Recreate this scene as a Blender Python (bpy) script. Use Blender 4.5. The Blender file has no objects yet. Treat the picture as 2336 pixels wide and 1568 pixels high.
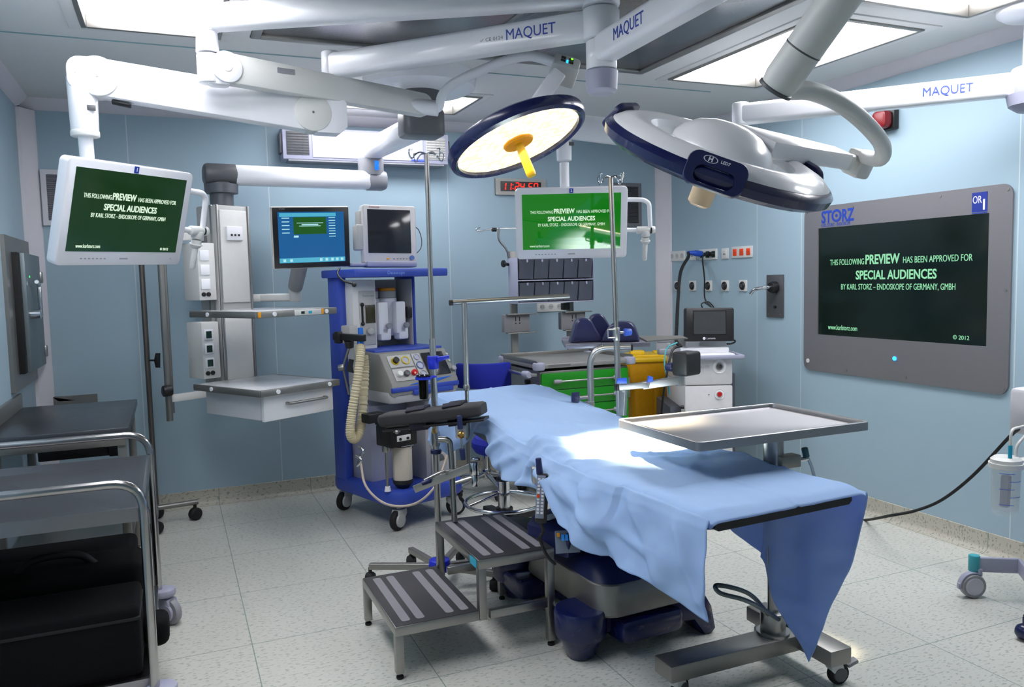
import bpy, bmesh, math, random
from math import pi, sin, cos, radians as R
from mathutils import Vector as V, Matrix, noise
random.seed(7)
S = bpy.context.scene
COL = S.collection
# ---------------------------------------------------------------- camera
F, W0, H0, EYE = 1820.15, 2336, 1568, 1.48          # focal length in px, frame, lens height (m)
_p, _y, _r = R(4.586), R(23.079), R(1.360)
CF = V((sin(_y)*cos(_p), cos(_y)*cos(_p), -sin(_p)))
_a = V((cos(_y), -sin(_y), 0)); _d = CF.cross(_a)
CR = _a*cos(_r) + _d*sin(_r); CD = _d*cos(_r) - _a*sin(_r); CU = -CD
cam = bpy.data.objects.new('camera', bpy.data.cameras.new('camera')); COL.objects.link(cam)
cam.matrix_world = Matrix(((CR.x, CU.x, -CF.x, 0), (CR.y, CU.y, -CF.y, 0), (CR.z, CU.z, -CF.z, EYE), (0, 0, 0, 1)))
cam.data.sensor_width = 36; cam.data.lens = F/W0*36; cam.data.clip_start = .05
S.camera = cam
def ray(x, y): return CR*((x-W0/2)/F) + CD*((y-H0/2)/F) + CF
EYEV = V((0, 0, EYE))
def atz(x, y, z): r = ray(x, y); return EYEV + r*((z-EYE)/r.z)     # measured point on a level plane
def atx(x, y, X): r = ray(x, y); return EYEV + r*(X/r.x)
def aty(x, y, Y): r = ray(x, y); return EYEV + r*(Y/r.y)
def atd(x, y, d): return EYEV + ray(x, y)*d
# ---------------------------------------------------------------- world, exposure
wd = bpy.data.worlds.new('world'); S.world = wd; wd.use_nodes = True
wd.node_tree.nodes['Background'].inputs[0].default_value = (.5, .6, .7, 1)
wd.node_tree.nodes['Background'].inputs[1].default_value = .15
S.view_settings.view_transform = 'Standard'; S.view_settings.look = 'None'
S.view_settings.gamma = 1; S.view_settings.use_curve_mapping = False
S.view_settings.exposure = 0.42
PANEL_POWER = 11.5         # ceiling light panels
LAMP_POWER = 3000.0         # lit surgical lamp
# ---------------------------------------------------------------- materials
def lin(c):
    c = c/255
    return c/12.92 if c <= .04045 else ((c+.055)/1.055)**2.4
def rgb(h): return tuple(lin(int(h[i:i+2], 16)) for i in (0, 2, 4)) + (1,)
_m = {}
def mat(name, h, rough=.45, metal=0., var=.06, scale=30., coat=0., bump=0., emit=None, es=0., trans=0., alpha=1., stretch=None, spec=.5):
    if name in _m: return _m[name]
    m = bpy.data.materials.new(name); m.use_nodes = True; nt = m.node_tree; b = nt.nodes['Principled BSDF']
    L = nt.links.new
    b.inputs['Metallic'].default_value = metal; b.inputs['Coat Weight'].default_value = coat; b.inputs['Coat Roughness'].default_value = .04
    b.inputs['Transmission Weight'].default_value = trans; b.inputs['Alpha'].default_value = alpha; b.inputs['Specular IOR Level'].default_value = spec
    tc = nt.nodes.new('ShaderNodeTexCoord'); mp = nt.nodes.new('ShaderNodeMapping'); n = nt.nodes.new('ShaderNodeTexNoise')
    if stretch: mp.inputs['Scale'].default_value = stretch
    n.inputs['Scale'].default_value = scale; n.inputs['Detail'].default_value = 3
    L(tc.outputs['Object'], mp.inputs[0]); L(mp.outputs[0], n.inputs['Vector'])
    mx = nt.nodes.new('ShaderNodeMix'); mx.data_type = 'RGBA'; c = rgb(h)
    mx.inputs[6].default_value = tuple(v*(1-var) for v in c[:3])+(1,); mx.inputs[7].default_value = tuple(min(1, v*(1+var)) for v in c[:3])+(1,)
    L(n.outputs[0], mx.inputs[0]); L(mx.outputs[2], b.inputs['Base Color'])
    mr = nt.nodes.new('ShaderNodeMapRange'); mr.inputs[3].default_value = max(.02, rough*.85); mr.inputs[4].default_value = min(1, rough*1.15)
    L(n.outputs[0], mr.inputs[0]); L(mr.outputs[0], b.inputs['Roughness'])
    if bump:
        bp = nt.nodes.new('ShaderNodeBump'); bp.inputs['Strength'].default_value = bump; bp.inputs['Distance'].default_value = .002
        L(n.outputs[0], bp.inputs['Height']); L(bp.outputs[0], b.inputs['Normal'])
    if emit: b.inputs['Emission Color'].default_value = rgb(emit); b.inputs['Emission Strength'].default_value = es
    _m[name] = m; return m
WHITE = mat('white_enamel', 'f1f1f5', .32, coat=.3, var=.02)
OFFW = mat('offwhite_plastic', 'd9d9d6', .42, var=.03)
GREYP = mat('grey_plastic', '8f9096', .45, var=.04)
DGREY = mat('dark_grey_plastic', '55565a', .42)
LGREY = mat('light_grey_plastic', 'b5b5b3', .5, var=.03)
LILAC = mat('lilac_grey_plastic', 'a3a4b8', .45, var=.03)
BLACK = mat('black_plastic', '141416', .42)
RUBBER = mat('black_rubber', '101012', .7)
STEEL = mat('brushed_steel', 'a3a29f', .33, 1., var=.12, scale=60, stretch=(1, 12, 12))
STEELD = mat('dull_steel', '94928e', .42, .85, var=.08, scale=40)
CHROME = mat('chrome', 'd3d3d6', .1, 1., var=.03)
ALU = mat('aluminium', 'bdbcba', .36, 1., var=.05)
BRASS = mat('brass', 'd7a65e', .25, 1.)
NAVY = mat('navy_gloss', '111a4c', .26, coat=.25, var=.05)
NAVYM = mat('navy_matt', '1c2350', .4)
BLUE = mat('blue_plastic', '1b2fc4', .4)
MBLUE = mat('machine_blue', '334db2', .42, var=.04)
BLUEFAB = mat('blue_fabric', '14239a', .85, bump=.3, scale=300)
GREEN = mat('green_enamel', '148a10', .38, var=.03)
YELLOW = mat('yellow_plastic', 'f2c40c', .45)
YBAG = mat('yellow_bag', 'd79a06', .38, bump=.6, scale=40, trans=.0, var=.12)
ORANGE = mat('orange_plastic', 'f0a010', .4)
RED = mat('red_plastic', 'c01414', .25, coat=.4)
ORED = mat('orange_red_plastic', 'ee4a16', .4)
TEAL = mat('teal_plastic', '3fa3ad', .45)
CYAN = mat('cyan_plastic', '18a8c8', .4)
DGREEN = mat('dark_green_socket', '0c3328', .35)
CREAM = mat('cream_hose', 'cfc4a4', .5, bump=.2)
BELLOW = mat('black_bellows', '0b0b0d', .55)
PAD = mat('black_pad', '2c292b', .62, bump=.25, scale=400)
PADB = mat('black_padding', '17171a', .55, bump=.2, scale=300)
STRAP = mat('dark_strap', '171728', .8, bump=.3, scale=500)
BAG = mat('black_bag_fabric', '07070a', .8, bump=.4, scale=500, spec=.2)
GEL = mat('blue_gel_pad', '23254f', .32, coat=.3)
TINK = mat('blue_print', '1d3fa5', .4); BINK = mat('black_print', '26262a', .5); GINK = mat('grey_print', '9a9aa0', .5)
WINK = mat('white_print', 'e8e8f0', .5)
GRIP = mat('grey_grip_strip', '8c8a90', .9, bump=.6, scale=600)
TREAD = mat('dark_tread_plate', '5a585a', .42, .75, var=.1, scale=80)
CLEAR = mat('clear_plastic', 'e4ebf2', .06, alpha=.24, var=0)
SMOKE = mat('smoked_plastic', '666a78', .22, var=.12, scale=12, trans=.35)
FLEX = mat('flexible_skirt', '555049', .5)
def emis(name, h, s, base='050505', rough=.08):
    return mat(name, base, rough, emit=h, es=s, var=0, coat=.0)
def glow_mat(name, col, s):
    m = bpy.data.materials.new(name); m.use_nodes = True; nt = m.node_tree; nt.nodes.clear()
    e = nt.nodes.new('ShaderNodeEmission'); o = nt.nodes.new('ShaderNodeOutputMaterial')
    e.inputs[0].default_value = (*col, 1); e.inputs[1].default_value = s; nt.links.new(e.outputs[0], o.inputs[0]); return m
# floor vinyl: pale, dark flecks, welded tile joints
def floor_material(name, base, fleck, dark):
    m = bpy.data.materials.new(name); m.use_nodes = True; nt = m.node_tree; b = nt.nodes['Principled BSDF']; L = nt.links.new
    g = nt.nodes.new('ShaderNodeNewGeometry'); sp = nt.nodes.new('ShaderNodeSeparateXYZ'); L(g.outputs['Position'], sp.inputs[0])
    def math(op, a, b_=None):
        n = nt.nodes.new('ShaderNodeMath'); n.operation = op
        for i, v in enumerate((a, b_)):
            if v is None: continue
            if isinstance(v, (int, float)): n.inputs[i].default_value = v
            else: L(v, n.inputs[i])
        return n.outputs[0]
    def line(sock, o, pitch, w):
        t = math('SUBTRACT', sock, o - 50*pitch); t = math('MODULO', t, pitch)
        return math('MAXIMUM', math('LESS_THAN', t, w), math('GREATER_THAN', t, pitch-w))
    joint = math('MAXIMUM', line(sp.outputs[0], .236, .6155, .0022), line(sp.outputs[1], 2.176, .598, .0022))
    mp = nt.nodes.new('ShaderNodeMapping'); mp.inputs['Scale'].default_value = (46, 105, 70); L(g.outputs['Position'], mp.inputs[0])
    n1 = nt.nodes.new('ShaderNodeTexNoise'); n1.inputs['Scale'].default_value = 1; n1.inputs['Detail'].default_value = 1.5; L(mp.outputs[0], n1.inputs['Vector'])
    f1 = nt.nodes.new('ShaderNodeMapRange'); f1.inputs[1].default_value = .565; f1.inputs[2].default_value = .66; L(n1.outputs[0], f1.inputs[0])
    n2 = nt.nodes.new('ShaderNodeTexNoise'); n2.inputs['Scale'].default_value = 2.2; n2.inputs['Detail'].default_value = 4; L(g.outputs['Position'], n2.inputs['Vector'])
    def mix(fac, a, c):
        x = nt.nodes.new('ShaderNodeMix'); x.data_type = 'RGBA'; L(fac, x.inputs[0])
        for i, v in ((6, a), (7, c)):
            if isinstance(v, tuple): x.inputs[i].default_value = v
            else: L(v, x.inputs[i])
        return x.outputs[2]
    c = mix(n2.outputs[0], rgb(base), rgb(dark)); ff = math('MULTIPLY', f1.outputs[0], .58)
    c = mix(ff, c, rgb(fleck)); jf = math('MULTIPLY', joint, .7); c = mix(jf, c, rgb('5c7570'))
    L(c, b.inputs['Base Color']); b.inputs['Roughness'].default_value = .38; b.inputs['Specular IOR Level'].default_value = .35
    return m
FLOOR = floor_material('speckled_vinyl', 'cfcfc7', '808c84', 'c5c5bc')
COVE = floor_material('speckled_cove', 'bdb9ac', '5d6a5e', 'b1ada0')
# wall panels: pale blue sheets with fine light joints at measured positions
def wall_material(name, axis, seams, h):
    m = bpy.data.materials.new(name); m.use_nodes = True; nt = m.node_tree; b = nt.nodes['Principled BSDF']; L = nt.links.new
    g = nt.nodes.new('ShaderNodeNewGeometry'); sp = nt.nodes.new('ShaderNodeSeparateXYZ'); L(g.outputs['Position'], sp.inputs[0])
    acc = None
    for s in seams:
        n = nt.nodes.new('ShaderNodeMath'); n.operation = 'COMPARE'; n.inputs[1].default_value = s; n.inputs[2].default_value = .003
        L(sp.outputs[axis], n.inputs[0])
        if acc is None: acc = n.outputs[0]
        else:
            q = nt.nodes.new('ShaderNodeMath'); q.operation = 'MAXIMUM'; L(acc, q.inputs[0]); L(n.outputs[0], q.inputs[1]); acc = q.outputs[0]
    no = nt.nodes.new('ShaderNodeTexNoise'); no.inputs['Scale'].default_value = 1.2; L(g.outputs['Position'], no.inputs['Vector'])
    c = rgb(h); x = nt.nodes.new('ShaderNodeMix'); x.data_type = 'RGBA'
    x.inputs[6].default_value = tuple(v*.97 for v in c[:3])+(1,); x.inputs[7].default_value = tuple(v*1.03 for v in c[:3])+(1,); L(no.outputs[0], x.inputs[0])
    y = nt.nodes.new('ShaderNodeMix'); y.data_type = 'RGBA'; y.inputs[7].default_value = rgb('c6d2d6'); L(acc, y.inputs[0]); L(x.outputs[2], y.inputs[6])
    L(y.outputs[2], b.inputs['Base Color']); b.inputs['Roughness'].default_value = .42; b.inputs['Specular IOR Level'].default_value = .3
    return m
# ---------------------------------------------------------------- mesh builder
def frame(o, z, up=V((0, 0, 1))):
    z = V(z).normalized(); up = V(up)
    if abs(z.dot(up)) > .999: up = V((0, 1, 0)) if abs(z.y) < .9 else V((1, 0, 0))
    x = up.cross(z).normalized(); y = z.cross(x); o = V(o)
    return Matrix(((x.x, y.x, z.x, o.x), (x.y, y.y, z.y, o.y), (x.z, y.z, z.z, o.z), (0, 0, 0, 1)))
def face(c, yaw=0, tilt=0, roll=0):     # x right, y into the thing, z up, front looks along -y
    return Matrix.Translation(c) @ Matrix.Rotation(R(yaw), 4, 'Z') @ Matrix.Rotation(R(tilt), 4, 'X') @ Matrix.Rotation(R(roll), 4, 'Y')
def rrect(w, h, r, n=5, cx=0, cy=0):
    r = min(r, w/2-1e-5, h/2-1e-5); o = []
    for sx, sy, a in ((1, 1, 0), (-1, 1, 90), (-1, -1, 180), (1, -1, 270)):
        for k in range(n+1):
            t = R(a + 90*k/n); o.append((cx+sx*(w/2-r)+r*cos(t), cy+sy*(h/2-r)+r*sin(t)))
    return o
def fillet(pts, rad, n=6):
    pts = [V(p) for p in pts]; o = [pts[0]]
    for a, b, c in zip(pts, pts[1:], pts[2:]):
        u = (a-b); w = (c-b); r = min(rad, u.length*.49, w.length*.49); p = b+u.normalized()*r; q = b+w.normalized()*r
        for k in range(n+1):
            t = k/n; o.append(p*(1-t)**2 + b*2*t*(1-t) + q*t*t)
    return o + [pts[-1]]
def spline(pts, n=8, closed=False):
    P_ = [V(p) for p in pts]; N = len(P_); o = []
    rng = range(N) if closed else range(N-1)
    for i in rng:
        p1, p2 = P_[i], P_[(i+1) % N]
        p0 = P_[i-1] if (i > 0 or closed) else p1*2-p2
        p3 = P_[(i+2) % N] if (i+2 < N or closed) else p2*2-p1
        for k in range(n):
            t = k/n; o.append(.5*((2*p1)+(p2-p0)*t+(2*p0-5*p1+4*p2-p3)*t*t+(3*p1-p0-3*p2+p3)*t**3))
    if not closed: o.append(P_[-1])
    return o
WM = {}
class P:
    def __init__(s, M=None): s.bm = bmesh.new(); s.M = M.copy() if M else Matrix()
    def _put(s, tb, X=None):
        X = s.M @ X if X is not None else s.M
        tb.transform(X)
        if X.determinant() < 0: bmesh.ops.reverse_faces(tb, faces=tb.faces)
        me = bpy.data.meshes.new('t'); tb.to_mesh(me); tb.free(); s.bm.from_mesh(me); bpy.data.meshes.remove(me); return s
    def box(s, c, d, rot=None, bev=.003, seg=2, X=None):
        tb = bmesh.new(); bmesh.ops.create_cube(tb, size=1); bmesh.ops.scale(tb, vec=V(d), verts=tb.verts)
        if bev: bmesh.ops.bevel(tb, geom=tb.edges[:], offset=min(bev, min(d)*.45), segments=seg, affect='EDGES', profile=.5)
        T = Matrix.Translation(V(c))
        if rot: T = T @ Matrix.Rotation(R(rot[2]), 4, 'Z') @ Matrix.Rotation(R(rot[1]), 4, 'Y') @ Matrix.Rotation(R(rot[0]), 4, 'X')
        return s._put(tb, (X @ T) if X else T)
    def cyl(s, a, b, r, r2=None, n=20, bev=0):
        a, b = V(a), V(b); r2 = r if r2 is None else r2; L = (b-a).length
        if bev: pr = [(0, 0), (r-bev, 0), (r-bev*.3, bev*.3), (r, bev), (r2, L-bev), (r2-bev*.3, L-bev*.3), (r2-bev, L), (0, L)]
        else: pr = [(0, 0), (r, 0), (r2, L), (0, L)]
        return s.lathe(pr, frame(a, b-a), n)
    def lathe(s, prof, X=None, n=28, a0=0, a1=360):
        tb = bmesh.new(); full = abs(a1-a0) >= 360; m = n if full else n+1; rows = []
        for r, z in prof:
            if r < 1e-6: rows.append([tb.verts.new((0, 0, z))]*m)
            else: rows.append([tb.verts.new((r*cos(R(a0+(a1-a0)*k/n)), r*sin(R(a0+(a1-a0)*k/n)), z)) for k in range(m)])
        for A, B in zip(rows, rows[1:]):
            for k in range(n):
                q = (k+1) % m; vs = []
                for v in (A[k], A[q], B[q], B[k]):
                    if v not in vs: vs.append(v)
                if len(vs) > 2:
                    try: tb.faces.new(vs)
                    except ValueError: pass
        bmesh.ops.recalc_face_normals(tb, faces=tb.faces)
        return s._put(tb, X)
    def prism(s, poly, d, X=None, bev=0, seg=2, z0=0):
        tb = bmesh.new(); lo = [tb.verts.new((x, y, z0)) for x, y in poly]; hi = [tb.verts.new((x, y, z0+d)) for x, y in poly]
        tb.faces.new(lo[::-1]); tb.faces.new(hi); n = len(poly)
        for k in range(n): tb.faces.new((lo[k], lo[(k+1) % n], hi[(k+1) % n], hi[k]))
        bmesh.ops.recalc_face_normals(tb, faces=tb.faces)
        if bev:
            es = [e for e in tb.edges if len(e.link_faces) == 2 and abs(e.verts[0].co.z-e.verts[1].co.z) < 1e-7]
            bmesh.ops.bevel(tb, geom=es, offset=bev, segments=seg, affect='EDGES', profile=.5)
        return s._put(tb, X)
    def loft(s, rings, X=None, cap=True, closed=False):
        tb = bmesh.new(); rv = [[tb.verts.new(p) for p in r] for r in rings]; n = len(rings[0])
        pr = list(zip(rv, rv[1:])) + ([(rv[-1], rv[0])] if closed else [])
        for A, B in pr:
            for k in range(n): tb.faces.new((A[k], A[(k+1) % n], B[(k+1) % n], B[k]))
        if cap and not closed: tb.faces.new(rv[0][::-1]); tb.faces.new(rv[-1])
        bmesh.ops.recalc_face_normals(tb, faces=tb.faces)
        return s._put(tb, X)
    def tube(s, pts, r, n=12, closed=False, X=None):
        pts = [V(p) for p in pts]; N = len(pts); rings = []; u = None
        rr = r if callable(r) else (lambda t: r)
        for i, p in enumerate(pts):
            if closed: t = pts[(i+1) % N]-pts[i-1]
            else: t = pts[min(i+1, N-1)]-pts[max(i-1, 0)]
            t.normalize()
            if u is None: u = t.orthogonal().normalized()
            else: u = (u - t*u.dot(t)); u = u.normalized() if u.length > 1e-6 else t.orthogonal().normalized()
            w = t.cross(u); q = rr(i/max(1, N-1))
            rings.append([p+(u*cos(2*pi*k/n)+w*sin(2*pi*k/n))*q for k in range(n)])
        return s.loft(rings, X, closed=closed)
    def sph(s, c, r, sc=(1, 1, 1), n=20):
        tb = bmesh.new(); bmesh.ops.create_uvsphere(tb, u_segments=n, v_segments=n//2, radius=r); bmesh.ops.scale(tb, vec=V(sc), verts=tb.verts)
        return s._put(tb, Matrix.Translation(V(c)))
    def grid(s, rows, X=None):
        tb = bmesh.new(); rv = [[tb.verts.new(p) for p in r] for r in rows]
        for A, B in zip(rv, rv[1:]):
            for k in range(len(A)-1): tb.faces.new((A[k], A[k+1], B[k+1], B[k]))
        return s._put(tb, X)
    def text(s, t, size, X, align='CENTER', width=None, bold=0., ext=.0006):
        cu = bpy.data.curves.new('t', 'FONT'); cu.body = t; cu.size = size; cu.align_x = align; cu.align_y = 'CENTER'
        cu.offset = bold*size; cu.extrude = ext; cu.resolution_u = 3
        ob = bpy.data.objects.new('t', cu); COL.objects.link(ob); dg = bpy.context.evaluated_depsgraph_get()
        me = bpy.data.meshes.new_from_object(ob.evaluated_get(dg)); bpy.data.objects.remove(ob); bpy.data.curves.remove(cu)
        xs = [v.co.x for v in me.vertices]
        if width and xs:
            k = width/(max(xs)-min(xs)); me.transform(Matrix.Diagonal((k, 1, 1, 1)))
        tb = bmesh.new(); tb.from_mesh(me); bpy.data.meshes.remove(me)
        return s._put(tb, X)
    def done(s, name, m, parent=None, world=False, sharp=38):
        if world and parent is not None: s.bm.transform(WM[parent].inverted())
        me = bpy.data.meshes.new(name); s.bm.to_mesh(me); s.bm.free()
        for p in me.polygons: p.use_smooth = True
        me.set_sharp_from_angle(angle=R(sharp)); me.materials.append(m)
        o = bpy.data.objects.new(name, me); COL.objects.link(o)
        if parent is not None: o.parent = parent; WM[o] = WM[parent]
        else: WM[o] = Matrix()
        return o
TXT = Matrix.Rotation(pi/2, 4, 'X')      # lays lettering on a -y facing front
def tag(o, label, cat, group=None):
    o['label'] = label; o['category'] = cat
    if group: o['group'] = group
    return o
def thing(name, label, cat, loc=(0, 0, 0), rz=0, group=None, M=None):
    o = bpy.data.objects.new(name, None); COL.objects.link(o); o.empty_display_size = .1
    M = M.copy() if M else Matrix.Translation(V(loc)) @ Matrix.Rotation(R(rz), 4, 'Z')
    o.matrix_world = M; WM[o] = M; return tag(o, label, cat, group)
def solo(p, name, m, label, cat, group=None, sharp=38):     # a thing that is one mesh, origin at its base
    p.bm.verts.ensure_lookup_table(); co = [v.co for v in p.bm.verts]
    b = V(((min(c.x for c in co)+max(c.x for c in co))/2, (min(c.y for c in co)+max(c.y for c in co))/2, min(c.z for c in co)))
    p.bm.transform(Matrix.Translation(-b)); o = p.done(name, m, None, sharp=sharp); o.location = b; WM[o] = Matrix.Translation(b); return tag(o, label, cat, group)
def struct(p, name, m): o = p.done(name, m); o['kind'] = 'structure'; return o
def lbl(o, l): o['label'] = l; return o
# ---------------------------------------------------------------- the room
XL, XR, YB, YF, ZC = -.79, 3.86, 5.73, -1.7, 2.65
WALL_H = 'a0b7c4'
bw = wall_material('blue_panel_back', 0, (-.20, .66, 1.95, 2.95), WALL_H)
rw = wall_material('blue_panel_right', 1, (4.567, 4.132, 2.662, 1.2, 0.), WALL_H)
lw = wall_material('blue_panel_left', 1, (4.4, 3.2, 2., .8), WALL_H)
CEIL = mat('ceiling_paint', 'd9d9d8', .6, var=.02, scale=2)
TRIM = mat('trim_white', 'd5d2d8', .5, var=.02)
struct(P().box(((XL+XR)/2, (YB+YF)/2, -.05), (XR-XL, YB-YF, .1), bev=0), 'floor', FLOOR)
struct(P().box(((XL+XR)/2, YB+.05, ZC/2), (XR-XL+.2, .1, ZC), bev=0), 'wall_back', bw)
struct(P().box((XR+.05, (YB+YF)/2, ZC/2), (.1, YB-YF, ZC), bev=0), 'wall_right', rw)
struct(P().box((XL-.05, (YB+YF)/2, ZC/2), (.1, YB-YF, ZC), bev=0), 'wall_left', lw)
struct(P().box(((XL+XR)/2, YF-.05, ZC/2), (XR-XL+.2, .1, ZC), bev=0), 'wall_front', lw)
# ceiling with openings for the light panels and the air field
LIGHTS = [(-.30, .285, 2.86, 4.08), (2.78, 3.44, 2.86, 4.08), (2.78, 3.47, 1.42, 2.66), (.72, 1.90, 4.83, 5.38), (-.30, .285, 1.42, 2.66)]
AIR = (.41, 2.58, 1.45, 4.04)
holes = LIGHTS + [AIR]
xs = sorted({XL, XR, *[h[0] for h in holes], *[h[1] for h in holes]}); ys = sorted({YF, YB, *[h[2] for h in holes], *[h[3] for h in holes]})
p = P()
for x0, x1 in zip(xs, xs[1:]):
    for y0, y1 in zip(ys, ys[1:]):
        mx, my = (x0+x1)/2, (y0+y1)/2
        if not any(h[0] < mx < h[1] and h[2] < my < h[3] for h in holes):
            p.box((mx, my, ZC+.06), (x1-x0, y1-y0, .12), bev=0)
bmesh.ops.remove_doubles(p.bm, verts=p.bm.verts, dist=1e-4)
struct(p, 'ceiling', CEIL)
struct(P().box(((XL+XR)/2, (YB+YF)/2, ZC+.16), (XR-XL+.2, YB-YF+.2, .06), bev=0), 'trim_1', CEIL)      # closes the ceiling void
struct(P().box((1.3, 4.29, ZC-.001), (3.9, .008, .006), bev=0).box((1.3, 4.29, ZC-.001), (3.9, .004, .004), bev=0), 'trim_2', mat('teal_joint', '7fa3a8', .6))
# covings and corner columns
cvp = [(0, 0), (.0, -.065), (.02, -.065), (.055, -.02), (.065, 0)]
p = P().prism([(0, 0), (0, -.065), (.018, -.06), (.06, -.018), (.065, 0)], XR-XL-.02, Matrix(((0, 0, 1, XL+.01), (-1, 0, 0, YB-.0005), (0, 1, 0, ZC-.0005), (0, 0, 0, 1))))
struct(p, 'trim_3', TRIM)
for nm, x, sg in (('trim_4', XL+.0005, 1), ('trim_5', XR-.0005, -1)):
    p = P().prism([(0, 0), (0, -.065), (sg*.018, -.06), (sg*.06, -.018), (sg*.065, 0)], YB-YF-.1, Matrix(((1, 0, 0, x), (0, 0, 1, YF), (0, 1, 0, ZC-.0005), (0, 0, 0, 1))))
    struct(p, nm, TRIM)
for nm, x, sg in (('trim_6', XL, 1), ('trim_7', XR, -1)):
    p = P()
    pr = [(x, YB-.001), (x+sg*.088, YB-.001), (x+sg*.083, YB-.02), (x+sg*.05, YB-.055), (x+sg*.02, YB-.11), (x+sg*.0005, YB-.115)]
    p.prism(pr, ZC-.17, Matrix.Translation((0, 0, .1)))
    struct(p, nm, TRIM)
# coved skirting: floor vinyl rolled up the wall
cs = [(0, .0), (.05, .0), (.03, .004), (.014, .014), (.006, .03), (.004, .105), (0, .105)]
cs = [(0, 0), (.05, .001), (.03, .005), (.015, .015), (.007, .03), (.005, .104), (0, .106)]
struct(P().prism(cs, XR-XL, Matrix(((0, 0, 1, XL), (-1, 0, 0, YB), (0, 1, 0, 0), (0, 0, 0, 1)))), 'baseboard_back', COVE)
struct(P().prism([(-a, b) for a, b in cs], YB-YF, Matrix(((1, 0, 0, XR), (0, 0, 1, YF), (0, 1, 0, 0), (0, 0, 0, 1)))), 'baseboard_right', COVE)
struct(P().prism(cs, YB-YF, Matrix(((1, 0, 0, XL), (0, 0, 1, YF), (0, 1, 0, 0), (0, 0, 0, 1)))), 'baseboard_left', COVE)
# ceiling light panels
PANEL = glow_mat('lit_diffuser', (.955, .96, 1.0), PANEL_POWER)
LL = ['large lit ceiling panel at upper left, cut by the white arm', 'lit ceiling panel above the lamp facing down, right of the dark air field', 'lit ceiling panel at the top right corner of the photo',
      'lit ceiling panel behind the round pendant mount', 'lit ceiling panel out of frame, in front of the upper left one']
for (x0, x1, y0, y1), l in zip(LIGHTS, LL):
    t = thing('ceiling_light', l, 'ceiling light', ((x0+x1)/2, (y0+y1)/2, ZC), group='lit ceiling panels')
    w, d = x1-x0, y1-y0; p = P()
    for sx in (-1, 1): p.box((sx*(w/2-.012), 0, .02), (.022, d-.004, .07), bev=.004)
    for sy in (-1, 1): p.box((0, sy*(d/2-.012), .02), (w-.046, .022, .07), bev=.004)
    p.done('frame', STEELD, t)
    p = P()
    for sx in (-1, 1): p.box((sx*(w/2+.026), 0, -.003), (.05, d+.104, .008), bev=.002)
    for sy in (-1, 1): p.box((0, sy*(d/2+.026), -.003), (w+.002, .05, .008), bev=.002)
    p.done('outer_trim', CEIL, t)
    P().box((0, 0, .048), (w-.03, d-.03, .01), bev=0).done('diffuser', PANEL, t)
# laminar air field: dark perforated steel
def perforated():
    m = mat('perforated_steel', '8c8d90', .26, .6, var=.2, scale=1.6); nt = m.node_tree; b = nt.nodes['Principled BSDF']; L = nt.links.new
    tc = nt.nodes.new('ShaderNodeTexCoord'); vo = nt.nodes.new('ShaderNodeTexVoronoi'); vo.inputs['Scale'].default_value = 150; vo.inputs['Randomness'].default_value = 0
    L(tc.outputs['Object'], vo.inputs['Vector']); lt = nt.nodes.new('ShaderNodeMath'); lt.operation = 'LESS_THAN'; lt.inputs[1].default_value = .33
    L(vo.outputs['Distance'], lt.inputs[0]); old = b.inputs['Base Color'].links[0].from_socket
    x = nt.nodes.new('ShaderNodeMix'); x.data_type = 'RGBA'; L(lt.outputs[0], x.inputs[0]); L(old, x.inputs[6]); x.inputs[7].default_value = (.03, .03, .034, 1)
    L(x.outputs[2], b.inputs['Base Color']); return m
PERF = perforated()
x0, x1, y0, y1 = AIR; cx, cy = (x0+x1)/2, (y0+y1)/2; w, d = x1-x0, y1-y0
t = thing('air_outlet', 'wide dark perforated steel air outlet in the ceiling above the table', 'air vent', (cx, cy, ZC))
p = P()
for sx in (-1, 1): p.box((sx*(w/2-.025), 0, .008), (.045, d-.004, .03), bev=.004)
for sy in (-1, 1): p.box((0, sy*(d/2-.025), .008), (w-.094, .045, .03), bev=.004)
p.done('frame', STEELD, t)
for ix in range(2):
    for iy in range(2):
        pw, pd = (w-.09)/2, (d-.09)/2
        P().box((-w/2+.045+pw*(ix+.5), -d/2+.045+pd*(iy+.5), .012), (pw-.012, pd-.012, .012), bev=.002).done('perforated_panel', PERF, t)
p = P().box((0, 0, .012), (.024, d-.1, .02), bev=.003).box((0, 0, .012), (w-.1, .024, .02), bev=.003); p.done('crossbar', STEELD, t)
# ---------------------------------------------------------------- things on the walls
# frame of a wall mounted thing: x right as seen, y into the wall, z up
def onback(x, z): return face((x, YB, z))
def onright(y, z): return face((XR, y, z), -90)
def onleft(y, z): return face((XL, y, z), 90)
# big wall monitor
M = onright(3.389, 1.368)
t = thing('wall_monitor', 'large steel framed wall monitor showing green white preview text', 'monitor', M=M)
W, H = 1.41, 1.06
p = P(); out = rrect(W, H, .055, 8); sx0, sx1, sz0, sz1 = -.583, .583, -.29, .392
inn = [(sx1, sz1), (sx0, sz1), (sx0, sz0), (sx1, sz0)]
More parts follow.
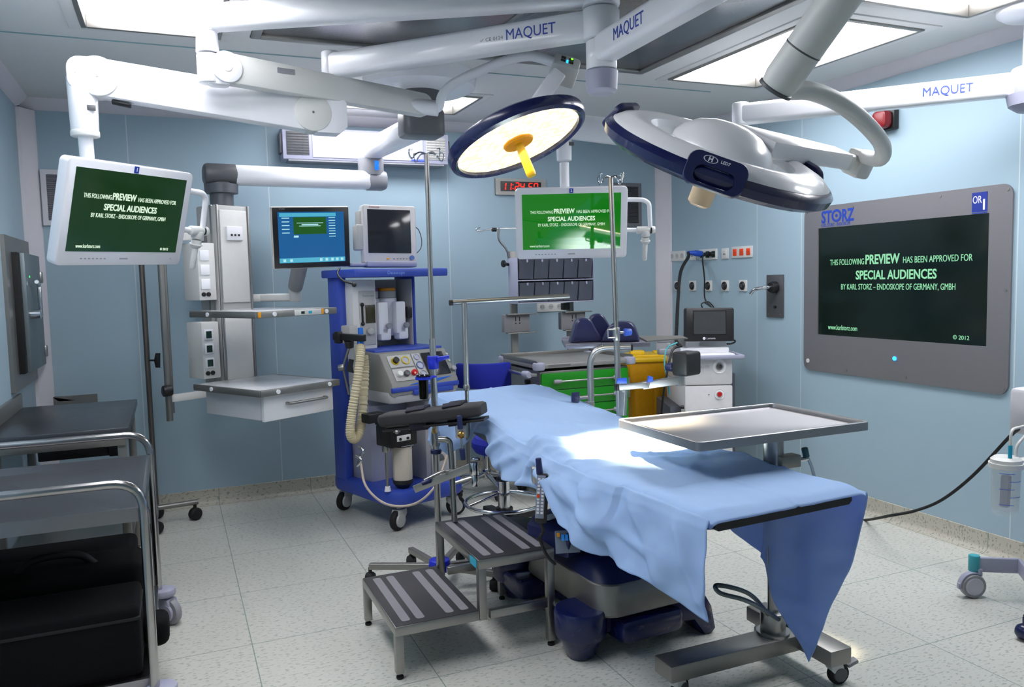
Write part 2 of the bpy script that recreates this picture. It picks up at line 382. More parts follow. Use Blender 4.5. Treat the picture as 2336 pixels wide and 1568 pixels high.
# faceplate as four slabs round the screen opening, with rounded outline
def frame_plate(p, W, H, r, o, d, X, bev=.0):
    x0, x1, z0, z1 = o
    tb = bmesh.new(); o_ = rrect(W, H, r, 8); n = len(o_)
    def inner(x, z):
        return (max(x0, min(x1, x*((x1-x0)/W))), max(z0, min(z1, z)))
    iv = []
    for x, z in o_:
        # project the outline point onto the opening rectangle
        cx_, cz_ = (x0+x1)/2, (z0+z1)/2; dx, dz = x-cx_, z-cz_; k = min((x1-x0)/2/abs(dx) if dx else 9, (z1-z0)/2/abs(dz) if dz else 9)
        iv.append([cx_+dx*k, cz_+dz*k])
    for c in ((x1, z1), (x0, z1), (x0, z0), (x1, z0)):
        j = min(range(n), key=lambda q: (iv[q][0]-c[0])**2+(iv[q][1]-c[1])**2); iv[j] = list(c)
    rings = []
    for dd, ring in ((0, o_), (-d, o_), (-d, iv), (0, iv)): rings.append([V((x, dd, z)) for x, z in ring])
    p.loft(rings, X, closed=True)
frame_plate(p, W, H, .055, (sx0, sx1, sz0, sz1), .012, None)
p.done('faceplate', mat('grey_steel_plate', '8b888c', .42, .55, var=.08, scale=60, stretch=(1, 1, 14)), t)
SCRG = emis('wall_screen', '0c1814', .8, '030605', .12)
s = P().box((0, -.001, (sz0+sz1)/2), (sx1-sx0+.002, .006, sz1-sz0+.002), bev=0).done('screen', SCRG, t)
GT = emis('screen_text_green', '8fd8a8', .85, '000000')
def preview_text(w, cx, cz, X, mt, par, y=-.006, small=True, cut=False):
    k = w/1.166
    def put(txt, size, x, z, al='CENTER', width=None, bold=0):
        P().text(txt, size*k, X @ Matrix.Translation((cx+x*k, y, cz+z*k)) @ TXT, al, width*k if width else None, bold).done('lettering', mt, par)
    put('THIS FOLLOWING', .052, -.352, .118, 'CENTER', .27)
    put('PREVIEW', .078, -.087, .127, 'CENTER', .245, .025)
    put('HAS BEEN APPROVED FOR', .052, .275, .118, 'CENTER', .43)
    put('SPECIAL AUDIENCES', .074, 0, .035, 'CENTER', .56, .022)
    put('BY KARL STORZ \u2013 ENDOSKOPE OF GERMANY, GMBH', .05, 0, -.035, 'CENTER', .79)
    put('www.karlstorz.com', .045, -.5, -.29, 'LEFT', .235)
    put('\u00a9 2012', .032, .435, -.305)
preview_text(1.166, 0, (sz0+sz1)/2, Matrix(), GT, s, -.0045)
p = P(); y = -.0125
p.text('ST', .105, Matrix.Translation((-.555, y, .455)) @ TXT, 'LEFT', .085, .03).text('RZ', .105, Matrix.Translation((-.388, y, .455)) @ TXT, 'LEFT', .095, .03)
p.lathe([(.026, 0), (.04, 0), (.04, .0012), (.026, .0012), (.026, 0)], Matrix.Translation((-.43, y, .462)) @ TXT, 28).cyl((-.43, y, .462), (-.43, y-.001, .462), .01)
p.text('KARL STORZ \u2013 ENDOSKOPE', .03, Matrix.Translation((-.437, y, .407)) @ TXT, 'CENTER', .235)
p.done('maker_lettering', TINK, t)
b = P().box((.53, -.0125, .452), (.085, .002, .1), bev=0).done('badge', mat('blue_badge', '1c3290', .4), t)
P().text('OR', .055, Matrix.Translation((.517, -.0142, .463)) @ TXT, 'CENTER', .05).text('1', .075, Matrix.Translation((.555, -.0142, .435)) @ TXT, 'CENTER', None, .02).done('lettering', WINK, b)
P().box((.53, -.0125, .396), (.085, .001, .005), bev=0).done('badge_strip', TINK, t)
for x, z in [(-.68, .5), (-.3, .505), (.3, .505), (.68, .5), (.68, .0), (-.68, 0), (.68, -.5), (.1, -.5), (-.34, -.5), (-.68, -.49)]:
    P().cyl((x, -.012, z), (x, -.0145, z), .0075, n=12).done('screw', STEELD, t)
lbl(P().cyl((.02, -.012, -.398), (.02, -.016, -.398), .012, n=16).done('power_light', emis('blue_led', '2090ff', 5), t), 'small glowing blue power light')
P().cyl((-.665, -.012, -.468), (-.665, -.0145, -.468), .014, n=16).done('sticker', OFFW, t)
# red alarm beacon
t = thing('alarm_beacon', 'small red alarm lamp high on the right wall', 'alarm light', M=onright(3.43, 2.34))
P().box((.0, -.02, 0), (.115, .04, .115), bev=.006).done('housing', BLACK, t)
P().prism(rrect(.1, .1, .03), .06, frame((0, -.04, 0), (0, -1, 0)), bev=.015).done('lens', mat('red_lens', '780710', .35), t)
# socket plates on the right wall
def hole(p, x, z, r, d=.004, y=-.012): p.cyl((x, y, z), (x, y-d, z), r, n=16)
def plate(y0, y1, z, h, label, kind):
    w = abs(y0-y1); t = thing('socket_plate', label, 'wall socket', M=onright((y0+y1)/2, z), group='white socket plates in the upper row on the right wall')
    P().box((0, -.005, 0), (w, .01, h), bev=.003).done('plate', OFFW, t)
    n = 3 if w > .15 else 1
    for i in range(n):
        x = (i-(n-1)/2)*w/n*.98
        if kind == 'round':
            P().lathe([(.017, 0), (.02, .0), (.02, .0025), (.017, .0025), (.016, .001), (0, .001)], frame((x, -.01, 0), (0, -1, 0))).done('socket', LGREY, t)
        elif kind in ('green', 'red'):
            m_ = DGREEN if kind == 'green' else ORED
            s = P().box((x, -.011, 0), (.042, .006, .05), bev=.003).done('socket', m_, t)
            P().cyl((x-.009, -.0135, 0), (x-.009, -.0148, 0), .003, n=10).cyl((x+.009, -.0135, 0), (x+.009, -.0148, 0), .003, n=10).done('holes', BINK, s)
        else:
            s = P().box((x, -.011, 0), (.05, .004, .055), bev=.003).done('socket', OFFW, t)
            P().box((x-.009, -.0135, -.005), (.005, .002, .012), bev=0).box((x+.009, -.0135, -.005), (.005, .002, .012), bev=0).cyl((x, -.0125, .012), (x, -.0145, .012), .003, n=10).done('holes', BINK, s)
plate(5.635, 5.425, 1.64, .083, 'white triple socket plate nearest the room corner', 'round')
plate(5.36, 5.275, 1.637, .075, 'white single socket plate behind the black cable plug', 'one')
plate(5.235, 5.013, 1.638, .083, 'white plate of three dark green sockets holding two plugs', 'green')
plate(4.957, 4.878, 1.637, .08, 'white single socket plate left of the orange sockets', 'one')
plate(4.838, 4.609, 1.64, .083, 'white plate of three orange red sockets', 'red')
ol = ['leftmost earthing outlet, crossed by the thick black cable', 'second earthing outlet from the left, right of the thick cable', 'middle earthing outlet with the thin black lead passing over it', 'fourth earthing outlet from the left, under the single socket', 'rightmost earthing outlet, under the orange sockets']
for i, y in enumerate((5.532, 5.327, 5.123, 4.92, 4.714)):
    t = thing('earthing_outlet', 'white plate with black oval, ' + ol[i], 'wall outlet', M=onright(y, 1.395), group='earthing outlets in the lower row on the right wall')
    P().box((0, -.004, 0), (.088, .008, .082), bev=.003).done('plate', OFFW, t)
    P().lathe([(0, 0), (.031, 0), (.031, .008), (.026, .014), (0, .014)], frame((0, -.008, 0), (0, -1, 0)) @ Matrix.Diagonal((.85, 1, 1, 1)), 24).done('cap', BLACK, t)
    P().lathe([(.008, 0), (.013, .0), (.013, .002), (.008, .002), (.008, 0)], frame((.002, -.022, 0), (0, -1, 0)), 16).done('ring', DGREY, t)
# gas plate with elbow
t = thing('gas_outlet', 'grey steel plate with chrome elbow pipe on right wall', 'gas outlet', M=onright(4.374, 1.322))
P().box((0, -.006, 0), (.166, .012, .296), bev=.003).done('plate', mat('dark_steel_plate', '5f6062', .45, .5), t)
P().lathe([(0, 0), (.04, 0), (.04, .03), (.034, .045), (0, .045)], frame((.01, -.012, .062), (0, -1, 0))).done('collar', BLACK, t)
P().tube(fillet([(.01, -.05, .062), (.01, -.1, .062), (-.06, -.14, .05), (-.085, -.15, .02)], .03), .013).done('elbow_pipe', CHROME, t)
P().cyl((.01, -.012, -.075), (.01, -.02, -.075), .011).done('button', BLACK, t)
for x in (-.06, .06):
    for z in (-.125, .125): P().cyl((x, -.012, z), (x, -.0135, z), .004, n=10).done('screw', STEELD, t)
# back wall: clock
t = thing('wall_clock', 'steel framed red digital wall clock partly behind the hanging monitor', 'clock', M=onback(2.54, 2.192))
frame_plate(q := P(), .424, .126, .004, (-.172, .172, -.035, .04), .02, None); q.done('frame', STEELD, t)
P().box((0, -.006, .0025), (.346, .01, .077), bev=0).done('display', mat('clock_glass', '12100f', .2), t)
SEG = {'0': 'abcdef', '1': 'bc', '2': 'abged', '4': 'fgbc', '5': 'afgcd', '8': 'abcdefg'}
p = P(); w, h, th = .03, .056, .0065
for ch, x in zip('112450', (-.14, -.095, -.03, .015, .085, .13)):
    for s_ in SEG[ch]:
        dx, dz, hor = {'a': (0, h/2, 1), 'd': (0, -h/2, 1), 'g': (0, 0, 1), 'b': (w/2, h/4, 0), 'c': (w/2, -h/4, 0), 'e': (-w/2, -h/4, 0), 'f': (-w/2, h/4, 0)}[s_]
        p.box((x+dx+dz*.12, -.012, .003+dz), (w-.006, .002, th) if hor else (th, .002, h/2-.006), rot=None if hor else (0, 7, 0), bev=0)
for x in (-.064,): p.box((x, -.012, .016), (.006, .002, .006), bev=0).box((x, -.012, -.012), (.006, .002, .006), bev=0)
p.done('digits', emis('red_led', 'ff1a10', 3.2), t)
for x in (-.2, .2):
    for z in (-.05, .05): P().cyl((x, -.02, z), (x, -.022, z), .005, n=10).done('screw', STEEL, t)
# air return grilles
def grille(x0, x1, z0, z1, label, fm, lm, ver=False, n=14):
    t = thing('air_return_grille', label, 'grille', M=onback((x0+x1)/2, (z0+z1)/2)); w, h = x1-x0, z1-z0
    frame_plate(q := P(), w, h, .004, (-w/2+.03, w/2-.03, -h/2+.03, h/2-.03), .022, None); q.done('frame', fm, t)
    p = P(); p.box((0, -.004, 0), (w-.05, .006, h-.05), bev=0)
    for k in range(n):
        z = -h/2+.03+(h-.06)*(k+.5)/n; p.box((0, -.012, z), (w-.06, .014, .004), rot=(35, 0, 0), bev=0)
    p.done('louvres', lm, t)
grille(-.695, -.36, 1.882, 2.225, 'white framed grille on the back wall behind the left monitor', TRIM, mat('louvre_grey', '8d8b93', .5), n=22)
grille(-.71, -.463, .752, .812, 'low dark slot grille on back wall above steel worktop', STEELD, DGREY, n=4)
grille(3.33, 3.628, 1.89, 2.247, 'dark grey grille on the back wall behind the right monitor', mat('grille_grey', '77787c', .5, .4), mat('louvre_dark', '5e5f64', .5, .3), n=26)
# air purifier box high on the back wall
t = thing('air_purifier', 'long white louvred air purifier box high on back wall', 'air purifier', M=face((1.33, YB, 2.43)))
P().box((0, -.075, 0), (1.17, .15, .215), bev=.008).done('housing', LILAC, t)
P().box((0, -.152, -.001), (.78, .008, .18), bev=.003).done('front_cover', mat('cover_lilac', 'b9b9cc', .5), t)
for sx in (-1, 1):
    p = P().box((sx*.485, -.152, 0), (.15, .006, .155), bev=.002)
    for k in range(8): p.box((sx*.485, -.157, -.062+k*.0177), (.14, .008, .006), rot=(25, 0, 0), bev=0)
    for k in range(3): p.box((sx*.485-.035+k*.035, -.155, 0), (.003, .006, .145), bev=0)
    p.done('louvre', DGREY if sx < 0 else LGREY, t)
    P().box((sx*.592, -.08, 0), (.018, .1, .13), bev=.004).done('end_bracket', DGREY, t)
lbl(P().box((.35, -.157, -.085), (.1, .006, .012), bev=.002).done('indicator', emis('blue_glow', '3a4cff', 3), t), 'glowing blue indicator strip')
P().box((0, -.08, -.113), (1.1, .13, .012), bev=.004).done('bottom_trim', GREYP, t)
# triple socket under the bins
t = thing('socket_strip', 'white triple socket strip on the back wall under clear bins', 'wall socket', M=onback(2.78, 1.257))
P().box((0, -.006, 0), (.236, .012, .078), bev=.003).done('plate', OFFW, t)
for x in (-.075, 0, .075):
    s = P().lathe([(.018, 0), (.021, 0), (.021, .003), (.018, .003), (.017, .001), (0, .001)], frame((x, -.012, 0), (0, -1, 0))).done('socket', LGREY, t)
    P().cyl((x-.007, -.0135, 0), (x-.007, -.0145, 0), .003, n=8).cyl((x+.007, -.0135, 0), (x+.007, -.0145, 0), .003, n=8).done('holes', BINK, s)
# pass-through hatch in the left wall
t = thing('pass_through_hatch', 'grey steel pass-through hatch with lever handle in left wall', 'hatch', M=onleft(5.27, 1.36))
frame_plate(q := P(), .86, .83, .006, (-.27, .33, -.3, .33), .02, None); q.done('frame', STEELD, t)
P().box((-.235, -.02, 0), (.07, .06, .66), bev=.006).done('seal', RUBBER, t)
dr = P().box((.08, -.045, 0), (.54, .05, .66), bev=.006).done('door', mat('hatch_door', '79858a', .45, .5), t)
P().cyl((-.13, -.07, -.01), (-.13, -.12, -.01), .026).cyl((-.13, -.09, -.01), (-.01, -.1, -.01), .011).cyl((-.0, -.105, -.03), (-.0, -.105, .16), .011, bev=.004).cyl((-.0, -.105, .15), (-.08, -.105, .17), .011).done('lever_handle', CHROME, dr)
for z in (.2, -.25): P().box((.36, -.05, z), (.05, .06, .07), bev=.006).done('hinge', STEEL, t)
P().cyl((-.07, -.07, .2), (-.07, -.072, .2), .006, n=10).done('indicator', emis('green_led', '30ff50', 2), t)
# ---------------------------------------------------------------- overhead booms
def beam(p, a, b, w, h, r=.02, bev=.004):
    a, b = V(a), V(b); p.prism(rrect(w, h, r), (b-a).length, frame(a, b-a), bev=bev); return p
def spring(p, a, b, r1, r2, wd):
    a, b = V(a), V(b); d = b-a; L = d.length; o = []
    for k in range(13): t_ = R(90+180*k/12); o.append((r1*cos(t_), r1*sin(t_)))
    for k in range(13): t_ = R(-90+180*k/12); o.append((L+r2*cos(t_), r2*sin(t_)))
    x = d.normalized(); z = x.cross(V((0, 0, 1))).normalized(); y = z.cross(x)
    X = Matrix(((x.x, y.x, z.x, a.x), (x.y, y.y, z.y, a.y), (x.z, y.z, z.z, a.z), (0, 0, 0, 1)))
    p.prism(o, wd, X, bev=.008, z0=-wd/2); return p
def side(a, b): return (V(b)-V(a)).normalized().cross(V((0, 0, 1))).normalized()
def lettering(txt, size, a, b, at, off, h0, m, par, width=None, flip=1):
    # upright lettering on the side of a boom, reading from a to b
    x = (V(b)-V(a)).normalized(); n = side(a, b); n = n if n.dot(EYEV-V(a)) > 0 else -n
    if (V((0, 0, 1)).cross(n)).dot(x) < 0: x = -x
    up = n.cross(x); o = V(a)+(V(b)-V(a))*at+n*off+up*h0
    X = Matrix(((x.x, up.x, n.x, o.x), (x.y, up.y, n.y, o.y), (x.z, up.z, n.z, o.z), (0, 0, 0, 1)))
    return P().text(txt, size, X, 'CENTER', width, 0.).done
HUB = V((1.545, 2.70, 0))
def monitor_head(t, c, yaw, tilt, roll, num, scr, txt):
    M = WM[t].inverted() @ face(c, yaw, tilt, roll); W, H = .62, .40
    p = P(M); p.prism(rrect(W, H, .022), .045, Matrix.Rotation(pi/2, 4, 'X') @ Matrix.Translation((0, 0, -.022)), bev=.006)
    p.prism(rrect(W-.1, H-.1, .02), .03, Matrix.Rotation(pi/2, 4, 'X') @ Matrix.Translation((0, 0, -.05)), bev=.006)
    hs = p.done('housing', mat('monitor_white', 'e4e4ea', .2, coat=.9, var=.01), t)
    sc = P(M).box((0, -.0225, .012), (.545, .0035, .312), bev=0).done('screen', scr, hs)
    bd = P(M).box((0, -.0235, .184), (.022, .003, .026), bev=0).done('number_badge', mat('badge_blue', '1f3aa0', .3), hs)
    P(M).text(num, .02, M.inverted() @ M @ Matrix.Translation((0, -.0262, .184)) @ TXT, bold=.02).done('number', WINK, hs)
    preview_text(.545, 0, .012, M, txt, hs, -.0258)
    p = P(M)
    for k in range(7): p.box((-.2+k*.018, -.0232, -.172), (.009, .001, .005), bev=0)
    p.box((0, -.0232, -.172), (.04, .001, .006), bev=0).box((.25, -.0232, -.172), (.006, .001, .004), bev=0)
    p.done('button_marks', GINK, hs)
    # grab handle at the right
    h = P(M).tube(fillet([(.3, .02, .12), (.4, .0, .12), (.43, -.0, .1), (.44, 0, -.03), (.44, 0, -.05)], .07), .0125).tube([(.3, .015, -.05), (.4, .0, -.05)], .0125).done('grab_handle', WHITE, t)
    P(M).cyl((.365, 0, -.05), (.44, 0, -.05), .021, bev=.005).cyl((.448, 0, -.05), (.468, 0, -.05), .021, bev=.005).cyl((.415, 0, -.05), (.415, 0, -.085), .026, bev=.004).cyl((.415, 0, -.09), (.415, 0, -.125), .022, bev=.004).cyl((.415, 0, -.108), (.415, 0, -.116), .028, bev=.002).cyl((.415, 0, -.12), (.415, 0, -.225), .014, .0125, bev=.006).done('sterile_grip', OFFW, h)
    P(M).cyl((.441, 0, -.05), (.447, 0, -.05), .02).done('black_ring', BLACK, h)
    return M
SCR1 = emis('dark_green_screen', '10300f', .85, '020402', .12)
SCR2 = emis('bright_green_screen', '118014', .58, '020602', .03)
WT = emis('screen_text_white', 'd4ead2', .85, '000000')
# left monitor on its double boom
zB = 2.43; b0 = atz(1360, 18, zB+.02); b1 = atz(757, 152, zB)
b0 = V((1.545, 2.70, zB))
t = thing('ceiling_monitor', 'white ceiling hung monitor with badge 1 and dark green screen, at left', 'monitor', (b0.x, b0.y, ZC), group=None)
p = P(); p.cyl((b0.x, b0.y, zB+.05), (b0.x, b0.y, 2.487), .05); p.done('hub_tube', WHITE, t, True)
p = P(); beam(p, b0, b1, .085, .105, .022); p.cyl(b0-V((0, 0, .06)), b0+V((0, 0, .055)), .07, bev=.01); p.cyl(b1-V((0, 0, .055)), b1+V((0, 0, .062)), .045, bev=.008); ea = p.done('extension_arm', WHITE, t, True)
lettering('MAQUET', .058, b0, b1, .22, .0432, .0, None, None, .205)('maker_lettering', TINK, ea, True)
lettering('\u2713 CE 0124', .02, b0, b1, .355, .0432, -.005, None, None, .1)('small_print', GINK, ea, True)
e0 = V((b1.x, b1.y, 0)); e0.z = aty(775, 270, b1.y).z
mc = V((-.145, 3.526, 1.771)); e1 = V((-.235, 3.56, aty(252, 180, 3.56).z))
P().cyl((b1.x, b1.y, zB-.05), (b1.x, b1.y, e0.z+.06), .033).done('spindle', WHITE, t, True)
dv = (e1-e0).normalized(); dh = V((dv.x, dv.y, 0)).normalized()
a_, b_ = e0+dv*.10, e1-dv*.02
p = P(); spring(p, a_, b_, .078, .072, .08)
sp_ = p.done('spring_arm', WHITE, t, True)
n_ = side(a_, b_); n_ = n_ if n_.dot(EYEV-a_) > 0 else -n_
for q, r_ in ((a_, .08), (b_, .076)):
    P().cyl(q-n_*.048, q+n_*.048, r_, n=36, bev=.004).done('joint_cover', OFFW, sp_, True)
    P().cyl(q+n_*.048, q+n_*.0495, .005, n=10).done('joint_screw', STEELD, sp_, True)
P().box(b_+V((.01, 0, -.085))+dv*-.07+n_*.0, (.07, .04, .012), rot=(0, 10, 0)).done('latch', BLACK, sp_, True)
p = P(); p.prism([(-.08, -.075), (.02, -.075), (.055, -.045), (.055, .06), (.04, .075), (-.08, .075)] if n_.y < 0 else rrect(.1, .15, .03), .09, frame(e0-n_*.045+dv*.005, n_), bev=.006); p.done('elbow_block', WHITE, t, True)
c1 = V((e1.x-.035, e1.y, e1.z)); p = P(); p.cyl(c1+V((0, 0, -.21)), c1+V((0, 0, .0)), .05, .055, bev=.006); p.prism(rrect(.12, .13, .045), .085, frame(c1-n_*.0425+V((.01, 0, .005)), n_), bev=.006); p.done('end_elbow', WHITE, t, True)
P().box(c1+V((.03, -.045, -.125)), (.03, .012, .02), bev=.002).done('type_plate', DGREY, t, True)
p = P(); p.cyl(c1+V((0, 0, -.23)), c1+V((0, 0, -.205)), .052, bev=.005); p.done('end_collar', OFFW, t, True)
p = P(); p.tube([c1+V((0, 0, -.2)), c1+V((.0, .02, -.36)), V((mc.x-.07, mc.y+.06, mc.z+.1))], .027, 16); p.done('drop_tube', WHITE, t, True)
monitor_head(t, mc, 46.9, 16.2, -.9, '1', SCR1, WT)
# right monitor on its boom
zD = 2.31; d0 = atz(2362, 188, zD); d1 = atz(1690, 262, zD)
t = thing('ceiling_monitor', 'white ceiling hung monitor with badge 2 and bright green screen, in the middle', 'monitor', (d0.x, d0.y, ZC))
P().cyl((d0.x, d0.y, zD+.05), (d0.x, d0.y, ZC), .05).done('ceiling_tube', WHITE, t, True)
P().lathe([(0, 0), (.13, 0), (.16, .02), (.165, .05), (0, .05)], Matrix.Translation((d0.x, d0.y, ZC-.05))).done('ceiling_cover', WHITE, t, True)
p = P(); beam(p, d0, d1, .085, .105, .022); p.cyl(d1-V((0, 0, .055)), d1+V((0, 0, .06)), .045, bev=.008); ea = p.done('extension_arm', WHITE, t, True)
lettering('MAQUET', .058, d0, d1, .27, .0455, .0, None, None, .205)('maker_lettering', mat('blue_print_pale', '3a50b8', .4), ea, True)
p = P(); p.cyl(d0+V((0, 0, -.06)), d0+V((0, 0, .07)), .095, bev=.01); p.lathe([(0, -.13), (.07, -.125), (.105, -.1), (.115, -.05), (0, -.05)], Matrix.Translation(d0)); p.done('hub', LILAC, t, True)
m2 = V((2.084, 4.005, 1.788)); f1 = V((2.09, 4.05, aty(1318, 290, 4.05).z)); f0 = V((d1.x, d1.y, zD-.16))
P().cyl((d1.x, d1.y, zD-.05), (d1.x, d1.y, f0.z), .033).done('spindle', WHITE, t, True)
p = P(); spring(p, f0, f1, .07, .065, .08); sp_ = p.done('spring_arm', WHITE, t, True)
n_ = side(f0, f1); n_ = n_ if n_.dot(EYEV-f0) > 0 else -n_
for q in (f0, f1): P().cyl(q-n_*.046, q+n_*.046, .072, n=32, bev=.004).done('joint_cover', OFFW, sp_, True)
c2 = V((2.075, 4.06, f1.z))
p = P(); p.cyl(c2+V((0, 0, -.19)), c2, .042, .046, bev=.006); p.done('end_elbow', WHITE, t, True)
P().box(c2+V((.025, -.04, -.1)), (.03, .012, .02), bev=.002).done('type_plate', DGREY, t, True)
P().cyl(c2+V((0, 0, -.2)), (c2.x, c2.y, m2.z+.12), .027).done('drop_tube', WHITE, t, True)
monitor_head(t, m2, -25.5, 16.4, .3, '2', SCR2, WT)
# ---------------------------------------------------------------- surgical lamps
def cap(o, label): return lbl(o, label)
zA = 2.545; a0 = V((HUB.x, HUB.y, zA)); a1 = atz(470, 42, zA)
t = thing('surgical_lamp', 'lit round surgical lamp with yellow handle hanging over the table', 'surgical lamp', (a0.x, a0.y, ZC))
P().cyl((a0.x, a0.y, zA+.05), (a0.x, a0.y, ZC+.08), .045).done('ceiling_tube', WHITE, t, True)
p = P(); beam(p, a0, a1, .085, .1, .022); p.cyl(a0-V((0, 0, .055)), a0+V((0, 0, .055)), .072, bev=.01); p.cyl(a1-V((0, 0, .055)), a1+V((0, 0, .06)), .045, bev=.008); p.done('extension_arm', WHITE, t, True)
zs = aty(470, 150, a1.y).z
p = P(); p.cyl((a1.x, a1.y, aty(465, 120, a1.y).z), (a1.x, a1.y, zA-.05), .045, .04); p.done('spindle', WHITE, t, True)
p = P(); p.cyl((a1.x, a1.y, zs-.07), (a1.x, a1.y, aty(465, 123, a1.y).z), .044, bev=.008); p.box((a1.x+.035, a1.y, zs-.035), (.09, .075, .09), bev=.02); p.done('elbow', WHITE, t, True)
s0 = aty(512, 157, a1.y); s1 = atd(960, 240, 3.75)
p = P(); spring(p, s0, s1, .06, .052, .065); sp_ = p.done('spring_arm', OFFW, t, True)
n_ = side(s0, s1); n_ = n_ if n_.dot(EYEV-s0) > 0 else -n_
P().cyl(s0-n_*.04, s0+n_*.04, .062, n=32, bev=.004).done('joint_cover', WHITE, sp_, True)
P().prism(rrect(.075, .022, .002), .002, frame(s0.lerp(s1, .27)+n_*.0325+V((0, 0, .028)), n_), z0=0).done('type_plate', GREYP, sp_, True)
P().cyl(s0+n_*.04, s0+n_*.042, .018, n=20).done('joint_cap', OFFW, sp_, True)
L1 = atd(1178, 315, 3.3); aim = V((1.68, 2.64, .8)); up1 = (L1-aim).normalized()
cb = atd(1290, 152, 3.35)
p = P(); p.tube(spline([atd(930, 245, 3.72), atd(975, 248, 3.74), atd(1000, 245, 3.72), atd(1010, 215, 3.68), atd(1045, 185, 3.6), atd(1150, 140, 3.45), atd(1210, 128, 3.38), atd(1262, 142, 3.34), cb], 10), .0215, 14)
p.tube([atd(900, 232, 3.7), atd(960, 243, 3.73), atd(1000, 248, 3.73)], .036, 16); p.done('bow_tube', WHITE, t, True)
yd = (atd(1225, 222, 3.33)-cb).normalized()
kz = (CU*.62-CF*.74+CR*.24).normalized(); ky = (CU*.62+CR*.1+CF*.8); ky = (ky-kz*ky.dot(kz)).normalized()
CB = frame(cb, kz, ky)
p = P(CB); p.box((0, 0, -.02), (.115, .095, .10), bev=.014); cbx = p.done('control_box', OFFW, t, True)
Xp = CB @ Matrix.Translation((0, 0, .0305))
P(Xp).box((-.018, .012, 0), (.02, .018, .002), bev=0).box((.016, .012, 0), (.02, .018, .002), bev=0).box((-.018, -.012, 0), (.02, .018, .002), bev=0).box((.016, -.012, 0), (.02, .018, .002), bev=0).done('keys', BLACK, cbx, True)
P(Xp).box((0, -.012, .001), (.006, .02, .002), bev=0).done('level_light', emis('cyan_led', '10a0ff', 4), cbx, True)
P(Xp).cyl((.018, .016, 0), (.018, .016, .003), .005, n=10).done('status_light', emis('green_lamp', '60ff20', 3), cbx, True)
p = P(); p.cyl(cb+yd*.03, cb+yd*.085, .026, bev=.004); p.done('swivel', OFFW, t, True)
ax = (cb-L1); ax = (ax-up1*ax.dot(up1)).normalized()
ML = frame(L1, up1, up1.cross(ax)); ML = Matrix(((ax.x, up1.cross(ax).x, up1.x, L1.x), (ax.y, up1.cross(ax).y, up1.y, L1.y), (ax.z, up1.cross(ax).z, up1.z, L1.z), (0, 0, 0, 1)))
ye = cb+yd*.07; ys_ = atd(1222, 240, 3.34)
p = P(); beam(p, ys_, ye+(ye-ys_).normalized()*.02, .12, .065, .012); p.done('yoke_arm', WHITE, t, True)
RL = .30
rim = P(ML).lathe([(RL-.032, -.026), (RL-.02, -.034), (RL-.004, -.026), (RL+.004, -.006), (RL, .014), (RL-.03, .03), (RL-.07, .036), (RL-.07, .0), (RL-.032, -.0), (RL-.032, -.026)], None, 72).done('rim', NAVY, t, True)
P(ML).lathe([(RL-.06, .034), (RL-.1, .05), (.15, .06), (.1, .085), (.0, .09)], None, 48).done('back_shell', WHITE, t, True)
def lamp_glass():
    m = bpy.data.materials.new('lit_led_glass'); m.use_nodes = True; nt = m.node_tree; b = nt.nodes['Principled BSDF']; L = nt.links.new
    tc = nt.nodes.new('ShaderNodeTexCoord'); vo = nt.nodes.new('ShaderNodeTexVoronoi'); vo.inputs['Scale'].default_value = 26; vo.inputs['Randomness'].default_value = .35
    L(tc.outputs['Object'], vo.inputs['Vector']); rp = nt.nodes.new('ShaderNodeMapRange'); rp.inputs[1].default_value = .35; rp.inputs[2].default_value = .6; rp.inputs[3].default_value = 1.7; rp.inputs[4].default_value = .72
    L(vo.outputs['Distance'], rp.inputs[0]); b.inputs['Base Color'].default_value = rgb('f6e7c0')
    b.inputs['Emission Color'].default_value = (1, .87, .56, 1); L(rp.outputs[0], b.inputs['Emission Strength']); b.inputs['Roughness'].default_value = .15
    return m
P(ML).lathe([(RL-.031, -.012), (.06, -.016), (0, -.016)], None, 64).done('led_glass', lamp_glass(), t, True)
P(ML).lathe([(0, -.03), (.062, -.03), (.066, -.022), (.062, -.014), (0, -.014)], None, 36).done('handle_base', ORANGE, t, True)
P(ML).lathe([(0, -.175), (.018, -.175), (.0205, -.165), (.017, -.03), (0, -.03)], None, 24).done('sterile_handle', mat('yellow_grip', 'f6c423', .35), t, True)
for an in ():
    Xh = ML @ Matrix.Rotation(R(an), 4, 'Z')
    P(Xh).tube(fillet([(RL-.03, -.06, .028), (RL+.004, -.05, .03), (RL+.004, .05, .03), (RL-.03, .06, .028)], .03), .009).done('grab_handle', NAVYM, t, True)
sl = bpy.data.objects.new('lamp_beam', bpy.data.lights.new('lamp_beam', 'SPOT')); COL.objects.link(sl)
sl.data.energy = LAMP_POWER; sl.data.color = (1, .82, .52); sl.data.spot_size = R(24); sl.data.spot_blend = .75; sl.data.shadow_soft_size = .09
sl.matrix_world = Matrix.Translation(L1-up1*.05) @ ML.to_3x3().to_4x4()
